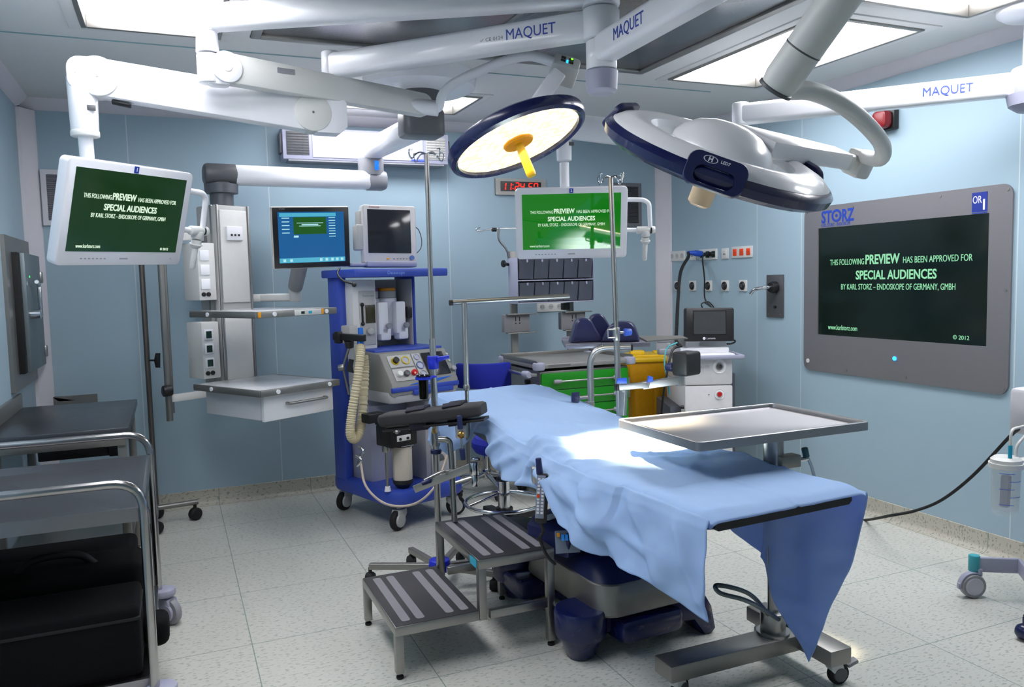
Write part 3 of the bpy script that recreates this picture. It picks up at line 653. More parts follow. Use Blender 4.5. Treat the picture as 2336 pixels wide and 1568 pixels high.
# second lamp, seen from above
zC = 2.335; c0 = V((HUB.x, HUB.y, zC)); c1_ = V((1.50, 1.30, zC))
L2 = atd(1640, 352, 2.3)
t = thing('surgical_lamp', 'unlit round surgical lamp with navy rim, white back towards the viewer', 'surgical lamp', (c0.x, c0.y, ZC))
P().cyl((c0.x, c0.y, zC+.03), (c0.x, c0.y, 2.367), .05).done('hub_tube', WHITE, t, True)
p = P(); beam(p, c0, c1_, .09, .105, .022); p.cyl(c0-V((0, 0, .075)), c0+V((0, 0, .033)), .058, bev=.006); p.cyl(c1_-V((0, 0, .055)), c1_+V((0, 0, .06)), .045, bev=.008); ea = p.done('extension_arm', WHITE, t, True)
P().lathe([(0, -.165), (.045, -.163), (.058, -.15), (.062, -.08), (0, -.078)], Matrix.Translation(c0), 32).done('hub_cap', LILAC, t, True)
lettering('MAQUET', .06, c0, c1_, .2, .0457, .0, None, None, .205)('maker_lettering', TINK, ea, True)
g1 = atd(1768, 205, 1.95); g0 = g1 + (atd(1990, -110, 1.75)-g1)*1.15
p = P(); p.cyl(c1_-V((0, 0, .05)), V((c1_.x, c1_.y, g0.z)), .033); p.tube([V((c1_.x, c1_.y, g0.z)), g0], .04); p.done('spindle', WHITE, t, True)
dg_ = (g1-g0).normalized(); Lg = (g1-g0).length
sa = P().lathe([(0, 0), (.046, 0), (.046, Lg*.45), (.046, Lg-.03), (.04, Lg-.005), (0, Lg)], frame(g0, dg_), 32).done('spring_arm', OFFW, t, True)
P().lathe([(.0405, Lg-.008), (.0445, Lg-.006), (.0445, Lg+.001), (.03, Lg+.003)], frame(g0, dg_), 32).lathe([(.0462, Lg*.72), (.0472, Lg*.72+.001), (.0472, Lg*.72+.003), (.0462, Lg*.72+.004)], frame(g0, dg_), 32).done('joint_ring', DGREY, sa, True)
n2 = (CR*.31+CU*.95).normalized()*.90 - CF*.43; n2.normalize()
mj = CR*.955-CU*.296; mj = (mj-n2*mj.dot(n2)).normalized(); bk = n2.cross(mj); bk = bk if bk.dot(CF) > 0 else -bk
xl = (mj*cos(R(38))+bk*sin(R(38))).normalized(); yl = n2.cross(xl)
M2 = Matrix(((xl.x, yl.x, n2.x, L2.x), (xl.y, yl.y, n2.y, L2.y), (xl.z, yl.z, n2.z, L2.z), (0, 0, 0, 1)))
RL = .335
P(M2).lathe([(RL-.06, -.045), (RL-.02, -.044), (RL+.002, -.03), (RL+.006, -.008), (RL-.006, .006), (RL-.03, .014), (RL-.03, -.02), (RL-.06, -.02), (RL-.06, -.045)], None, 80).done('rim', NAVY, t, True)
P(M2).lathe([(RL-.012, .009), (RL-.035, .026), (RL-.07, .036), (.24, .036), (.216, .028), (.206, .008), (.215, -.015), (.28, -.02), (RL-.03, .0), (RL-.012, .009)], None, 80).done('ring_shell', WHITE, t, True)
dm = P(M2).lathe([(0, .092), (.05, .088), (.095, .074), (.13, .05), (.148, .025), (.15, .01), (.14, -.02), (0, -.03)], Matrix.Translation((.005, .0, 0)), 56).done('centre_shell', WHITE, t, True)
P(M2).lathe([(.225, -.03), (.285, -.036), (.285, -.022), (.225, -.016), (.225, -.03)], None, 48).done('lower_shell', OFFW, t, True)
# bridges between ring and centre at the yoke side and opposite quarter
p = P(M2); p.prism([(.11, -.085), (.3, -.07), (.545, -.042), (.545, .042), (.3, .07), (.11, .085)], .055, Matrix.Translation((0, 0, .028)), bev=.012); p.done('yoke_arm', WHITE, t, True)
P(M2).box((.02, .18, .005), (.05, .1, .02), bev=.006).done('bridge', WHITE, t, True)
P(M2).box((.0, -.18, .005), (.05, .1, .02), bev=.006).done('bridge', WHITE, t, True)
lk = M2 @ V((.50, -.0, .045))
p = P(M2); p.box((.56, 0, .05), (.05, .06, .05), bev=.008).cyl((.565, 0, .05), (.635, 0, .05), .026, bev=.004); p.done('swivel', OFFW, t, True)
p = P(M2); p.box((.65, -.0, .05), (.07, .075, .085), bev=.012); cj = p.done('cardan_joint', OFFW, t, True)
jw = M2 @ V((.655, 0, .075))
p = P(); p.tube(spline([g1-dg_*.03, atd(1800, 205, 1.98), atd(1850, 208, 2.03), atd(1915, 235, 2.1), atd(1975, 283, 2.2), atd(2012, 330, 2.32), atd(2008, 362, 2.42), jw], 10), .0235, 16); p.done('bow_tube', OFFW, t, True)
P(M2).lathe([(0, -.16), (.026, -.158), (.035, -.15), (.038, -.03), (0, -.03)], None, 28).done('sterile_handle', mat('warm_lit_handle', 'f0cfa6', .3, coat=.3), t, True)  # cream base colour has the warm light from below painted in
def lamp_handle(an, mark):
    Xh = M2 @ Matrix.Rotation(R(an), 4, 'Z')
    X2 = Xh @ Matrix.Translation((RL-.010, 0, .000)) @ Matrix.Rotation(R(64), 4, 'Y')
    o_ = rrect(.09, .158, .028, 5); i_ = rrect(.044, .104, .02, 5, .012, 0)
    p = P(X2); rings = []
    for z, ring in ((-.007, o_), (.004, o_), (.009, [(x*.96, y*.97) for x, y in o_]), (.009, [(x*1.05, y*1.03) for x, y in i_]), (.003, i_), (-.007, i_)):
        rings.append([V((x, y, z)) for x, y in ring])
    p.loft(rings, None, closed=True)
    h = p.done('grab_handle', NAVYM, t, True)
    if mark:
        Xt = X2 @ Matrix.Translation((-.028, 0, .0095)) @ Matrix.Rotation(R(90), 4, 'Z')
        q = P(Xt).text('H', .017, Matrix.Translation((-.024, 0, 0)), bold=.04).text('LED7', .011, Matrix.Translation((.014, .002, 0)), bold=.02)
        q.lathe([(.011, 0), (.0125, 0), (.0125, .0006), (.011, .0006), (.011, 0)], Matrix.Translation((-.024, 0, 0)) @ Matrix.Diagonal((1.5, .75, 1, 1)), 28)
        q.done('lettering', WINK, h, True)
HANDLE_ANGLES = (-136, 118, -12)
for i_, an in enumerate(HANDLE_ANGLES): lamp_handle(an, i_ < 2)
# ---------------------------------------------------------------- casters
def caster(t, x, y, h=.11, r=.045, wm=RUBBER, fm=DGREY, yaw=0, w=.03, hub=None, name='caster'):
    X = Matrix.Translation((x, y, 0)) @ Matrix.Rotation(R(yaw), 4, 'Z')
    X = X
    p = P(X); off = r*.35
    p.cyl((0, 0, r*1.9), (0, 0, h), r*.28, n=12)
    p.prism([(-r*.55, r*2.02), (r*.55, r*2.02), (r*.9, r*1.0), (r*.6, r*.7), (r*.1, r*.8), (-r*.6, r*1.5)], w*1.5, Matrix(((1, 0, 0, 0), (0, 0, 1, -w*.75), (0, 1, 0, 0), (0, 0, 0, 1))), bev=.003)
    c = p.done(name, fm, t)
    for s in ((-1, 1)):
        pass
    p = P(X); p.lathe([(0, -w*.4), (r*.7, -w*.5), (r*.95, -w*.42), (r, -w*.2), (r, w*.2), (r*.95, w*.42), (r*.7, w*.5), (0, w*.4)], Matrix.Translation((off, 0, r)) @ Matrix.Rotation(pi/2, 4, 'X'), 28)
    wh = p.done('wheel', wm, c)
    if hub:
        P(X).lathe([(0, -w*.82), (r*.62, -w*.8), (r*.66, -w*.7), (r*.66, w*.7), (r*.62, w*.8), (0, w*.82)], Matrix.Translation((off, 0, r)) @ Matrix.Rotation(pi/2, 4, 'X'), 24).done('hub', hub, c)
    return c
# ---------------------------------------------------------------- ceiling pendant with service column
PX, PY = 1.36, 4.43
t = thing('ceiling_pendant', 'white ceiling pendant with jointed boom carrying a service column, shelves and drawer', 'pendant', (PX, PY, ZC))
P().lathe([(0, ZC-.0), (.31, ZC-.0), (.32, ZC-.03), (.31, ZC-.085), (.27, ZC-.105), (0, ZC-.105)], Matrix.Translation((PX, PY, 0)), 56).done('ceiling_cover', WHITE, t, True)
P().cyl((PX, PY, 2.44), (PX, PY, ZC-.1), .12, n=36).done('hub_tube', DGREY, t, True)
z1, z2 = 2.365, 2.165
q0, q1 = V((PX, PY, z1)), V((1.285, 5.36, z1)); r0, r1 = V((1.30, 5.36, z2)), V((.325, 5.27, z2))
p = P(); beam(p, q0+V((0, .05, 0)), q1, .15, .125, .045); p.cyl(q1-V((0, 0, .06)), q1+V((0, 0, .06)), .085, bev=.01); p.done('upper_boom', WHITE, t, True)
p = P(); p.prism(rrect(.24, .2, .05), .15, Matrix.Translation((PX, PY, z1-.07)), bev=.02); p.done('upper_joint', mat('mid_grey_plastic', '626368', .4), t, True)
P().cyl((q1.x, q1.y, z2+.03), (q1.x, q1.y, z1-.055), .085, n=32, bev=.004).done('middle_joint', GREYP, t, True)
P().box((q1.x+.02, q1.y-.084, (z1+z2)/2-.01), (.03, .012, .06), bev=.005).done('brake_light', emis('blue_brake', '1f6fe0', 1.2), t, True)
p = P(); beam(p, r0, r1, .15, .12, .045); lb = p.done('lower_boom', WHITE, t, True)
d_ = (r1-r0).normalized()
p = P(); beam(p, r0-d_*.08, r0+d_*.06, .158, .128, .055, .02); p.done('boom_end', GREYP, lb, True)
p = P(); beam(p, r1-d_*.1, r1+d_*.1, .158, .128, .055, .02); p.done('boom_end', DGREY, lb, True)
CX, CY = r1.x, r1.y
p = P(); p.cyl((CX, CY, 1.93), (CX, CY, z2-.05), .07, n=32); p.lathe([(.07, z2-.12), (.098, z2-.115), (.1, z2-.06), (.07, z2-.055)], Matrix.Translation((CX, CY, 0)), 36); p.done('drop_column', mat('column_grey', '5d5f66', .4, .2), t, True)
# service head: local frame turned 30 degrees
HM = Matrix.Translation((CX, CY, 0)) @ Matrix.Rotation(R(30), 4, 'Z')
def H(p_): return p_
def hp(): return P(HM)
bd = hp().box((0, .0, 1.42), (.24, .2, 1.1), bev=.012).done('service_column', LGREY, t, True)
hp().box((0, -.104, 1.66), (.185, .012, .56), bev=.004).done('front_panel', OFFW, t, True)
hp().box((0, -.104, 1.11), (.185, .012, .40), bev=.004).done('front_panel', OFFW, t, True)
p = hp()
for sx in (-1, 1):
    p.box((sx*.108, -.104, 1.42), (.012, .014, 1.1), bev=.003).box((sx*.121, -.06, 1.42), (.008, .02, 1.1), bev=.002).box((sx*.121, .0, 1.42), (.008, .02, 1.1), bev=.002)
p.done('rail', ALU, t, True)
so = hp().box((0, -.114, 1.80), (.11, .014, .085), bev=.004).done('socket_plate', WHITE, t, True)
hp().box((-.025, -.122, 1.79), (.012, .003, .012), bev=0).box((0, -.122, 1.79), (.012, .003, .012), bev=0).box((.025, -.122, 1.79), (.012, .003, .012), bev=0).done('sockets', BINK, so, True)
hp().cyl((.09, .06, 1.96), (.09, .06, 2.06), .014).done('post', DGREY, t, True)
# side socket boxes on the left
for z0, z1_, sc_ in ((1.40, 1.74, WHITE), (.93, 1.27, DGREEN)):
    bx = hp().box((-.19, -.02, (z0+z1_)/2), (.115, .16, z1_-z0), bev=.006).done('socket_box', OFFW, t, True)
    for k in range(3):
        z = z1_-.075-k*.085
        s_ = hp().box((-.205, -.102, z), (.06, .008, .062), bev=.003).done('socket', WHITE, bx, True)
        if sc_ is DGREEN: hp().box((-.205, -.107, z), (.036, .004, .042), bev=.002).done('socket_insert', DGREEN, bx, True)
    for x in (-.222, -.19): hp().cyl((x, -.1, z0+.035), (x, -.108, z0+.035), .013).done('earthing_cap', BLACK, bx, True)
# shelves: steel edged plates
def shelf(z, name):
    s_ = hp().box((-.13, -.545, z-.012), (.52, .60, .022), bev=.006).done(name, mat('shelf_white', 'dcdce0', .22, coat=.5), t, True)
    p = hp(); w_, d_ = .535, .615
    p.box((-.13, -.545-d_/2, z-.018), (w_, .014, .036), bev=.004)
    for sx in (-1, 1): p.box((-.13+sx*w_/2, -.545, z-.018), (.014, d_, .036), bev=.004)
    p.done('equipment_rail', STEELD, t, True)
    p = hp()
    for x in (-.29, .06): p.cyl((x, -.545-d_/2-.006, z-.018), (x, -.545-d_/2-.012, z-.018), .012)
    p.cyl((-.13-w_/2-.006, -.42, z-.018), (-.13-w_/2-.012, -.42, z-.018), .012)
    p.done('white_plug', WHITE, t, True)
shelf(1.345, 'upper_shelf'); shelf(.93, 'lower_shelf')
q = hp().box((-.07, -.862, 1.327), (.18, .01, .03), bev=.002).done('switch_strip', OFFW, t, True)
hp().box((-.11, -.868, 1.327), (.022, .003, .014), bev=0).done('green_switch', DGREEN, q, True)
hp().box((-.06, -.868, 1.327), (.022, .003, .014), bev=0).done('blue_switch', CYAN, q, True)
hp().box((-.385, -.862, 1.327), (.014, .01, .03), bev=.002).done('orange_tab', ORANGE, t, True)
hp().box((.03, -.862, 1.327), (.014, .01, .03), bev=.002).done('orange_tab', ORANGE, t, True)
dc = hp().box((-.12, -.53, .83), (.47, .5, .145), bev=.006).done('drawer_cabinet', mat('drawer_white', 'd5d5da', .35, coat=.2), t, True)
df = hp().box((-.11, -.795, .825), (.475, .025, .15), bev=.006).done('drawer_front', WHITE, t, True)
hp().tube(fillet([(-.2, -.806, .835), (-.2, -.84, .835), (.06, -.84, .835), (.06, -.806, .835)], .012), .008).done('drawer_handle', STEEL, df, True)
# left bracket carrying two tubes
hp().box((-.25, 0, 1.78), (.22, .015, .05), bev=.004).done('tube_bracket', OFFW, t, True)
br = hp().box((-.27, .0, .83), (.3, .02, .045), bev=.004).done('tube_bracket', OFFW, t, True)
for x, r_, zt in ((-.42, .019, 1.86), (-.385, .014, 1.84)): hp().cyl((x, -.0+(.03 if r_ < .015 else 0), .70+(.04 if r_ < .015 else 0)), (x, (.03 if r_ < .015 else 0), zt), r_, n=16).done('steel_tube', STEELD, t, True)
hp().cyl((-.46, -.01, .88), (-.41, -.02, .88), .033, bev=.006).done('clamp_knob', BLACK, br, True)
# touch monitor on its arm
p = hp(); p.box((.2, .02, 1.40), (.16, .05, .05), bev=.006); p.done('monitor_arm', OFFW, t, True)
TM = face((.81, 4.99, 1.766), 4.7, 6.4, -1.5)
A0 = HM @ V((.26, .02, 1.40)); A1 = A0+V((.2, -.14, 0)); A2 = TM @ V((-.04, .09, -.12))
p = P(); p.prism(rrect(.06, .05, .012), (A1-A0).length, frame(A0, A1-A0), bev=.004); p.cyl(A1-V((0, 0, .03)), A1+V((0, 0, .12)), .038, bev=.006); p.done('monitor_arm', OFFW, t, True)
p = P(); p.cyl(A1+V((0, -.02, .06)), A2, .046, .05, n=20, bev=.006); p.done('spring_arm', mat('arm_grey', '9a9a9c', .4), t, True)
mo = P(TM).box((0, 0, 0), (.472, .045, .372), bev=.01).box((0, .04, 0), (.3, .05, .25), bev=.01).done('touch_monitor', mat('monitor_edge', 'c8c6c0', .4), t, True)
P(TM).box((0, -.0225, 0), (.462, .006, .362), bev=.002).done('bezel', mat('bezel_black', '18181b', .3), mo, True)
BS = emis('blue_screen', '1c5c96', .75, '02040a', .15)
P(TM).box((0, -.0255, .002), (.40, .003, .305), bev=0).done('screen', BS, mo, True)
e = lambda n, h, s=.8: emis(n, h, s, '020202', .3)
P(TM).box((-.02, -.0275, .137), (.34, .001, .022), bev=0).box((0, -.0275, -.135), (.40, .001, .028), bev=0).done('screen_bar', e('screen_teal', '4aa8c4'), mo, True)
P(TM).box((-.01, -.0275, .072), (.198, .001, .102), bev=0).done('preview_window', e('screen_green', '15500f'), mo, True)
p = P(TM)
for w_, z in ((.16, .088), (.1, .078), (.13, .07)): p.box((-.01, -.0282, z), (w_, .001, .0035 if w_ != .1 else .007), bev=0)
for k in range(5): p.box((-.155, -.0275, .118-k*.022), (.045, .001, .005), bev=0)
for k in range(8): p.box((.125, -.0275, .118-k*.016), (.04, .001, .0045), bev=0)
p.box((-.095, -.0275, .008), (.028, .001, .012), bev=0)
for x in (-.17, -.13, .05, .085, .12, .15, .18): p.box((x, -.0282, -.135), (.016, .001, .016), bev=0)
p.done('screen_items', e('screen_pale', 'a9dde4'), mo, True)
P(TM).text('STORZ', .011, Matrix.Translation((-.19, -.0262, .172)) @ TXT, 'LEFT').done('maker_lettering', GINK, mo, True)
# ---------------------------------------------------------------- anaesthesia machine
A = thing('anaesthesia_machine', 'blue and grey anaesthesia machine with bellows canister and corrugated hose', 'medical machine', (1.285, 4.95, 0), 19)
P().prism(rrect(.56, .78, .12, 6), .1, Matrix.Translation((0, 0, .145)), bev=.025).done('base', MBLUE, A)
for x, y in ((-.2, -.31), (.2, -.31), (-.2, .31), (.2, .31)): caster(A, x, y, .15, .062, RUBBER, LGREY, 200 if x < 0 else 330, .04, LGREY)
P().box((-.255, .225, .88), (.06, .14, 1.3), bev=.015).done('left_pillar', MBLUE, A)
P().box((.223, .19, 1.17), (.008, .2, .66), bev=.002).done('inner_liner', LGREY, A)
P().box((.236, .19, 1.2), (.016, .22, .70), bev=.006).done('right_pillar', MBLUE, A)
P().prism(rrect(.70, .42, .02), .05, Matrix.Translation((.03, .1, 1.515)), bev=.008).done('top_shelf', MBLUE, A)
P().text('Datascope', .03, Matrix.Translation((-.03, -.112, 1.54)) @ TXT, bold=.01).done('maker_lettering', mat('pale_blue_print', '7fa0f0', .4), A)
P().box((.0, .28, 1.17), (.46, .03, .66), bev=.004).done('recess_back', LGREY, A)
P().box((-.15, .175, 1.17), (.17, .2, .66), bev=.006).done('ventilator_module', OFFW, A)
TW = Matrix.Translation((-.008, .136, 0))
P(TW).box((-.125, -.063, 1.26), (.115, .006, .34), bev=.004).done('ventilator_panel', LGREY, A)
P(TW).box((-.105, -.068, 1.285), (.07, .006, .115), bev=.003).done('display', mat('olive_display', '3a351e', .2), A)
P(TW).cyl((-.163, -.066, 1.225), (-.163, -.066, 1.345), .007).sph((-.163, -.068, 1.345), .013).sph((-.163, -.068, 1.225), .013).done('guard_bar', BLACK, A)
P(TW).cyl((-.115, -.066, 1.175), (-.115, -.09, 1.175), .021, bev=.004).done('knob', LGREY, A)
P(TW).text('Datascope', .02, Matrix.Translation((-.115, -.0665, 1.4)) @ TXT).done('maker_lettering', GINK, A)
P().box((-.31, .0, 1.17), (.06, .1, .11), bev=.008).done('side_box', LGREY, A)
TV = Matrix.Translation((-.03, .09, 0))
for x, capm in ((.02, mat('purple_ring', '7a4a86', .4)), (.155, mat('amber_ring', 'e89a1a', .4))):
    v = P(TV).cyl((x-.02, .12, 1.13), (x-.02, .12, 1.38), .065, bev=.01).box((x+.012, .03, 1.25), (.075, .05, .21), bev=.01).box((x+.03, .04, 1.15), (.08, .07, .09), rot=(0, 0, 0), bev=.015).done('vaporizer', WHITE, A)
    P(TV).cyl((x-.02, .12, 1.38), (x-.02, .12, 1.425), .06, bev=.006).done('dial', LGREY, v)
    P(TV).cyl((x-.02, .12, 1.425), (x-.02, .12, 1.445), .058, bev=.004).done('colour_ring', capm, v)
    P(TV).cyl((x+.04, .0, 1.2), (x+.04, -.02, 1.2), .018).done('knob', GREYP, v)
P(TV).box((.235, .03, 1.28), (.04, .06, .07), bev=.004).done('vaporizer_lock', BLACK, A)
P().prism([(-.2, -.1), (.28, -.14), (.3, .2), (-.2, .2)], .022, Matrix.Translation((0, 0, 1.045)), bev=.006).done('ledge', MBLUE, A)
# sloping console
def xz(poly, d, x0): return poly, d, Matrix(((0, 0, 1, x0), (1, 0, 0, 0), (0, 1, 0, 0), (0, 0, 0, 1)))
pl, dd, XX = xz([(-.30, .80), (-.30, .87), (-.17, 1.05), (.05, 1.06), (.05, .80)], .50, -.215)
P().prism(pl, dd, XX, bev=.012).done('console', mat('console_grey', '8e8e8a', .5), A)
CP = Matrix.Translation((.035, -.236, .962)) @ Matrix.Rotation(R(-35.8), 4, 'X')     # console face: x, z in its slope
cpn = lambda: P(CP)
cpn().box((-.125, -.002, .045), (.17, .006, .085), bev=.002).box((-.125, -.002, -.05), (.17, .006, .085), bev=.002).box((.0, -.002, -.002), (.06, .006, .18), bev=.002).done('control_panel', LGREY, A)
cpn().box((.125, -.003, .005), (.165, .006, .165), bev=.003).done('display', mat('console_display', '23232b', .15), A)
cpn().cyl((-.165, -.004, .045), (-.165, -.03, .045), .019).done('knob', BLACK, A)
cpn().lathe([(.019, 0), (.026, 0), (.026, .006), (.019, .006), (.019, 0)], frame((-.165, -.004, .045), (0, -1, 0))).done('yellow_ring', mat('yellow_ring', 'cdb418', .4), A)
def gauge(x, z, r, m_):
    g = cpn().lathe([(r*.78, 0), (r, 0), (r, .008), (r*.78, .008), (r*.76, .003), (0, .003)], frame((x, -.004, z), (0, -1, 0))).done('gauge', m_, A)
    cpn().cyl((x, -.006, z), (x, -.0085, z), r*.76).done('dial_face', mat('dial_face', 'a8acc0', .3), g)
gauge(-.09, .045, .028, mat('yellow_ring', 'cdb418')); gauge(0, .06, .021, LILAC); gauge(0, 0, .027, mat('gauge_blue', '5a6a9c')); gauge(0, -.06, .023, GREYP)
for x, m_ in ((-.175, OFFW), (-.125, DGREY), (-.07, RED)): cpn().cyl((x, -.004, -.05), (x, -.028, -.05), .019, bev=.004).done('knob', m_, A)
cpn().cyl((.235, -.002, -.05), (.235, -.022, -.05), .017, bev=.003).done('knob', GREYP, A)
cpn().cyl((.235, -.002, .06), (.235, -.01, .06), .008).box((.235, -.003, .015), (.014, .008, .016), bev=.002).done('keys', LGREY, A)
P().box((.035, -.297, .838), (.505, .02, .03), bev=.006).done('blue_strip', MBLUE, A)
P().box((.085, -.306, .812), (.3, .014, .03), bev=.003).done('blue_label', MBLUE, A)
P().prism([(-.11, 0), (.02, .02), (.22, .026), (.1, .004), (.0, -.004)], .002, Matrix.Translation((.02, -.302, .862)) @ TXT).done('swoosh', mat('swoosh_blue', '2f6fe0', .35), A)
P().text('Saturn', .02, Matrix.Translation((.035, -.305, .87)) @ TXT).done('model_lettering', WINK, A)
P().prism(rrect(.51, .32, .05), .07, Matrix.Translation((.035, -.14, .755)), bev=.012).done('work_table', mat('table_grey', 'b0b0b4', .4), A)
# drawers column at right, inner cabinet
P().box((.17, .0, .49), (.235, .5, .52), bev=.01).done('drawer_cabinet', mat('cabinet_grey', 'a2a2a6', .45), A)
for k in range(3):
    z = .655-k*.165
    d_ = P().box((.185, -.252, z), (.19, .014, .155), bev=.004).done('drawer', LGREY, A)
    P().lathe([(0, 0), (.03, 0), (.034, .003), (.03, .006), (0, .006)], Matrix.Translation((.15, -.26, z+.03)) @ Matrix.Rotation(pi/2, 4, 'X') @ Matrix.Diagonal((1, 1.2, 1, 1)), 20, 0, 180).done('finger_pull', DGREY, d_)
P().box((-.08, .1, .47), (.28, .3, .5), bev=.01).done('inner_cabinet', LILAC, A)
P().cyl((-.155, .02, .245), (-.155, .02, .42), .055, bev=.006).done('waste_bottle', mat('bottle_white', 'c6c6d6', .3), A)
# absorber block with canister of white granules
AG = Matrix.Translation((-.165, .0, 0))
P(AG).box((-.03, -.3, .575), (.19, .16, .125), bev=.01).box((-.16, -.26, .69), (.12, .08, .055), bev=.006).box((-.06, -.24, .655), (.1, .1, .05), bev=.006).done('absorber_block', BLACK, A)
for x in (-.085, .025): P(AG).lathe([(0, 0), (.013, 0), (.015, .01), (.006, .022), (0, .022)], frame((x, -.38, .61), (0, -1, 0))).box((x, -.386, .61), (.05, .006, .006), bev=.001).done('valve_screw', STEEL, A)
lb_ = P(AG).box((-.035, -.383, .565), (.095, .006, .034), bev=.002).done('connector_plate', OFFW, A)
P(AG).cyl((-.063, -.386, .562), (-.063, -.392, .562), .008).cyl((-.01, -.386, .562), (-.01, -.392, .562), .008).done('port', BLACK, lb_)
P(AG).lathe([(.0, .27), (.03, .26), (.05, .275), (.058, .30), (.0595, .52), (.058, .53), (0, .53)], Matrix.Translation((.005, -.3, 0)), 32).done('canister', mat('granules', 'd3c9bb', .7, bump=.8, scale=250, var=.12), A)
P(AG).lathe([(.0605, .5), (.063, .505), (.063, .525), (.0605, .53)], Matrix.Translation((.005, -.3, 0)), 32).lathe([(.0, .235), (.03, .24), (.045, .26), (.06, .275), (.062, .3), (.0598, .3)], Matrix.Translation((.005, -.3, 0)), 32).done('canister_cap', BLACK, A)
P(AG).box((.0, -.367, .525), (.085, .004, .034), bev=.001).done('canister_label', WHITE, A)
P(AG).cyl((-.105, -.3, .26), (-.105, -.3, .5), .009).cyl((-.105, -.3, .48), (-.105, -.3, .52), .026, bev=.006).done('drain_rod', STEEL, A)
P(AG).cyl((-.105, -.3, .245), (-.105, -.3, .275), .02, .014).done('rod_foot', WHITE, A)
# breathing hose, corrugated
Wd = lambda x, y, d: WM[A].inverted() @ atd(x, y, d)
hs = spline([Wd(822, 790, 4.66), Wd(822, 812, 4.62), Wd(815, 870, 4.6), Wd(803, 940, 4.6), Wd(799, 985, 4.6), Wd(806, 1002, 4.62), Wd(818, 990, 4.66), Wd(826, 950, 4.72), Wd(832, 850, 4.75), Wd(830, 810, 4.75)], 26)
P().tube(hs, lambda t_: .026+.0028*sin(t_*900), 12).done('breathing_hose', CREAM, A)
P().cyl(Wd(822, 790, 4.66), Wd(823, 772, 4.66), .02).cyl(Wd(823, 770, 4.66), Wd(822, 748, 4.66), .017, .015).done('hose_connector', mat('clear_blue', '2a6fd0', .2), A)
p = P(); p.prism(rrect(.03, .04, .006), .22, frame(Wd(762, 768, 4.72), (Wd(838, 772, 4.62)-Wd(762, 768, 4.72))), bev=.004); p.box(Wd(772, 770, 4.70), (.04, .04, .07), bev=.008); p.cyl(Wd(796, 775, 4.7), Wd(798, 792, 4.72), .03, .024); p.done('hose_clamp', BLACK, A)
p = P(); p.cyl(Wd(800, 780, 4.8), Wd(782, 840, 4.85), .008); p.tube([Wd(782, 838, 4.85), Wd(796, 900, 4.9)], .008).cyl(Wd(772, 840, 4.82), Wd(786, 838, 4.82), .02, bev=.004); p.done('hose_holder_arm', STEEL, A)
P().prism([(-.02, -.03), (.02, -.04), (.012, 0), (.02, .04), (-.005, .045), (-.015, .01)], .025, WM[A].inverted() @ frame(atd(800, 836, 4.8), -CF, CU)).done('wing_nut', BLACK, A)
P().tube(spline([Wd(822, 1050, 4.6), Wd(835, 1110, 4.5), Wd(880, 1150, 4.42), Wd(940, 1152, 4.42), Wd(985, 1120, 4.45), Wd(1010, 1070, 4.6), Wd(1025, 1020, 4.7)], 8), .007).done('gas_hose', mat('hose_pale', 'b9aa9c', .4), A)
P().tube(spline([Wd(812, 1040, 4.6), Wd(824, 1050, 4.58), Wd(815, 1062, 4.6), Wd(828, 1030, 4.6), Wd(818, 1020, 4.62)], 6), .009).done('steel_coupling', CHROME, A)
P().tube(spline([Wd(775, 612, 4.8), Wd(770, 625, 4.75), Wd(782, 640, 4.72), Wd(808, 649, 4.72)], 8), .006).sph(Wd(808, 650, 4.70), .014).done('power_lead', BLACK, A)
# patient monitor on top
DM = face((1.306, 5.02, 1.784), 4.5, -1.9, .8); k = 1.0
t = thing('patient_monitor', 'cream framed dark patient monitor standing on the blue machine shelf', 'monitor', M=Matrix.Translation((1.306, 5.02, 1.553)) @ Matrix.Rotation(R(4.5), 4, 'Z'))
M_ = WM[t].inverted() @ DM
P(M_).prism(rrect(.355, .365, .015), .07, Matrix.Rotation(pi/2, 4, 'X') @ Matrix.Translation((0, .0, -.05)), bev=.008).done('housing', mat('monitor_cream', 'd2cfd0', .4), t)
P(M_).box((-.005, -.021, .018), (.285, .006, .275), bev=.002).done('screen', mat('dark_screen', '2a2c33', .12), t)
P(M_).box((-.195, .03, -.02), (.05, .09, .16), bev=.012).box((-.18, .05, .08), (.03, .08, .14), bev=.01).done('side_module', LGREY, t)
P(M_).box((.0, .0, -.19), (.33, .1, .035), bev=.008).box((-.2, .02, -.192), (.12, .1, .022), bev=.008).done('base_tray', LILAC, t)
lbl(P(M_).cyl((.14, -.02, -.148), (.14, -.03, -.148), .015).done('knob', mat('blue_knob', '5a78b8', .3), t), 'round blue knob')
p = P(M_)
for x in (.02, .045, .065, .085, .105): p.box((x, -.021, -.155), (.012, .004, .007), bev=.001)
p.done('keys', GREYP, t)
P(M_).box((-.02, -.021, -.155), (.02, .004, .008), bev=.001).done('alarm_key', ORANGE, t)
P(M_).text('Datascope', .016, Matrix.Translation((-.1, -.0205, .17)) @ TXT).done('maker_lettering', mat('red_print', 'b06060', .4), t)
P(M_).tube(spline([(.178, .03, .06), (.21, .03, .04), (.23, .03, -.02), (.22, .02, -.08), (.185, .02, -.12)], 8), .003).done('lead', DGREY, t)
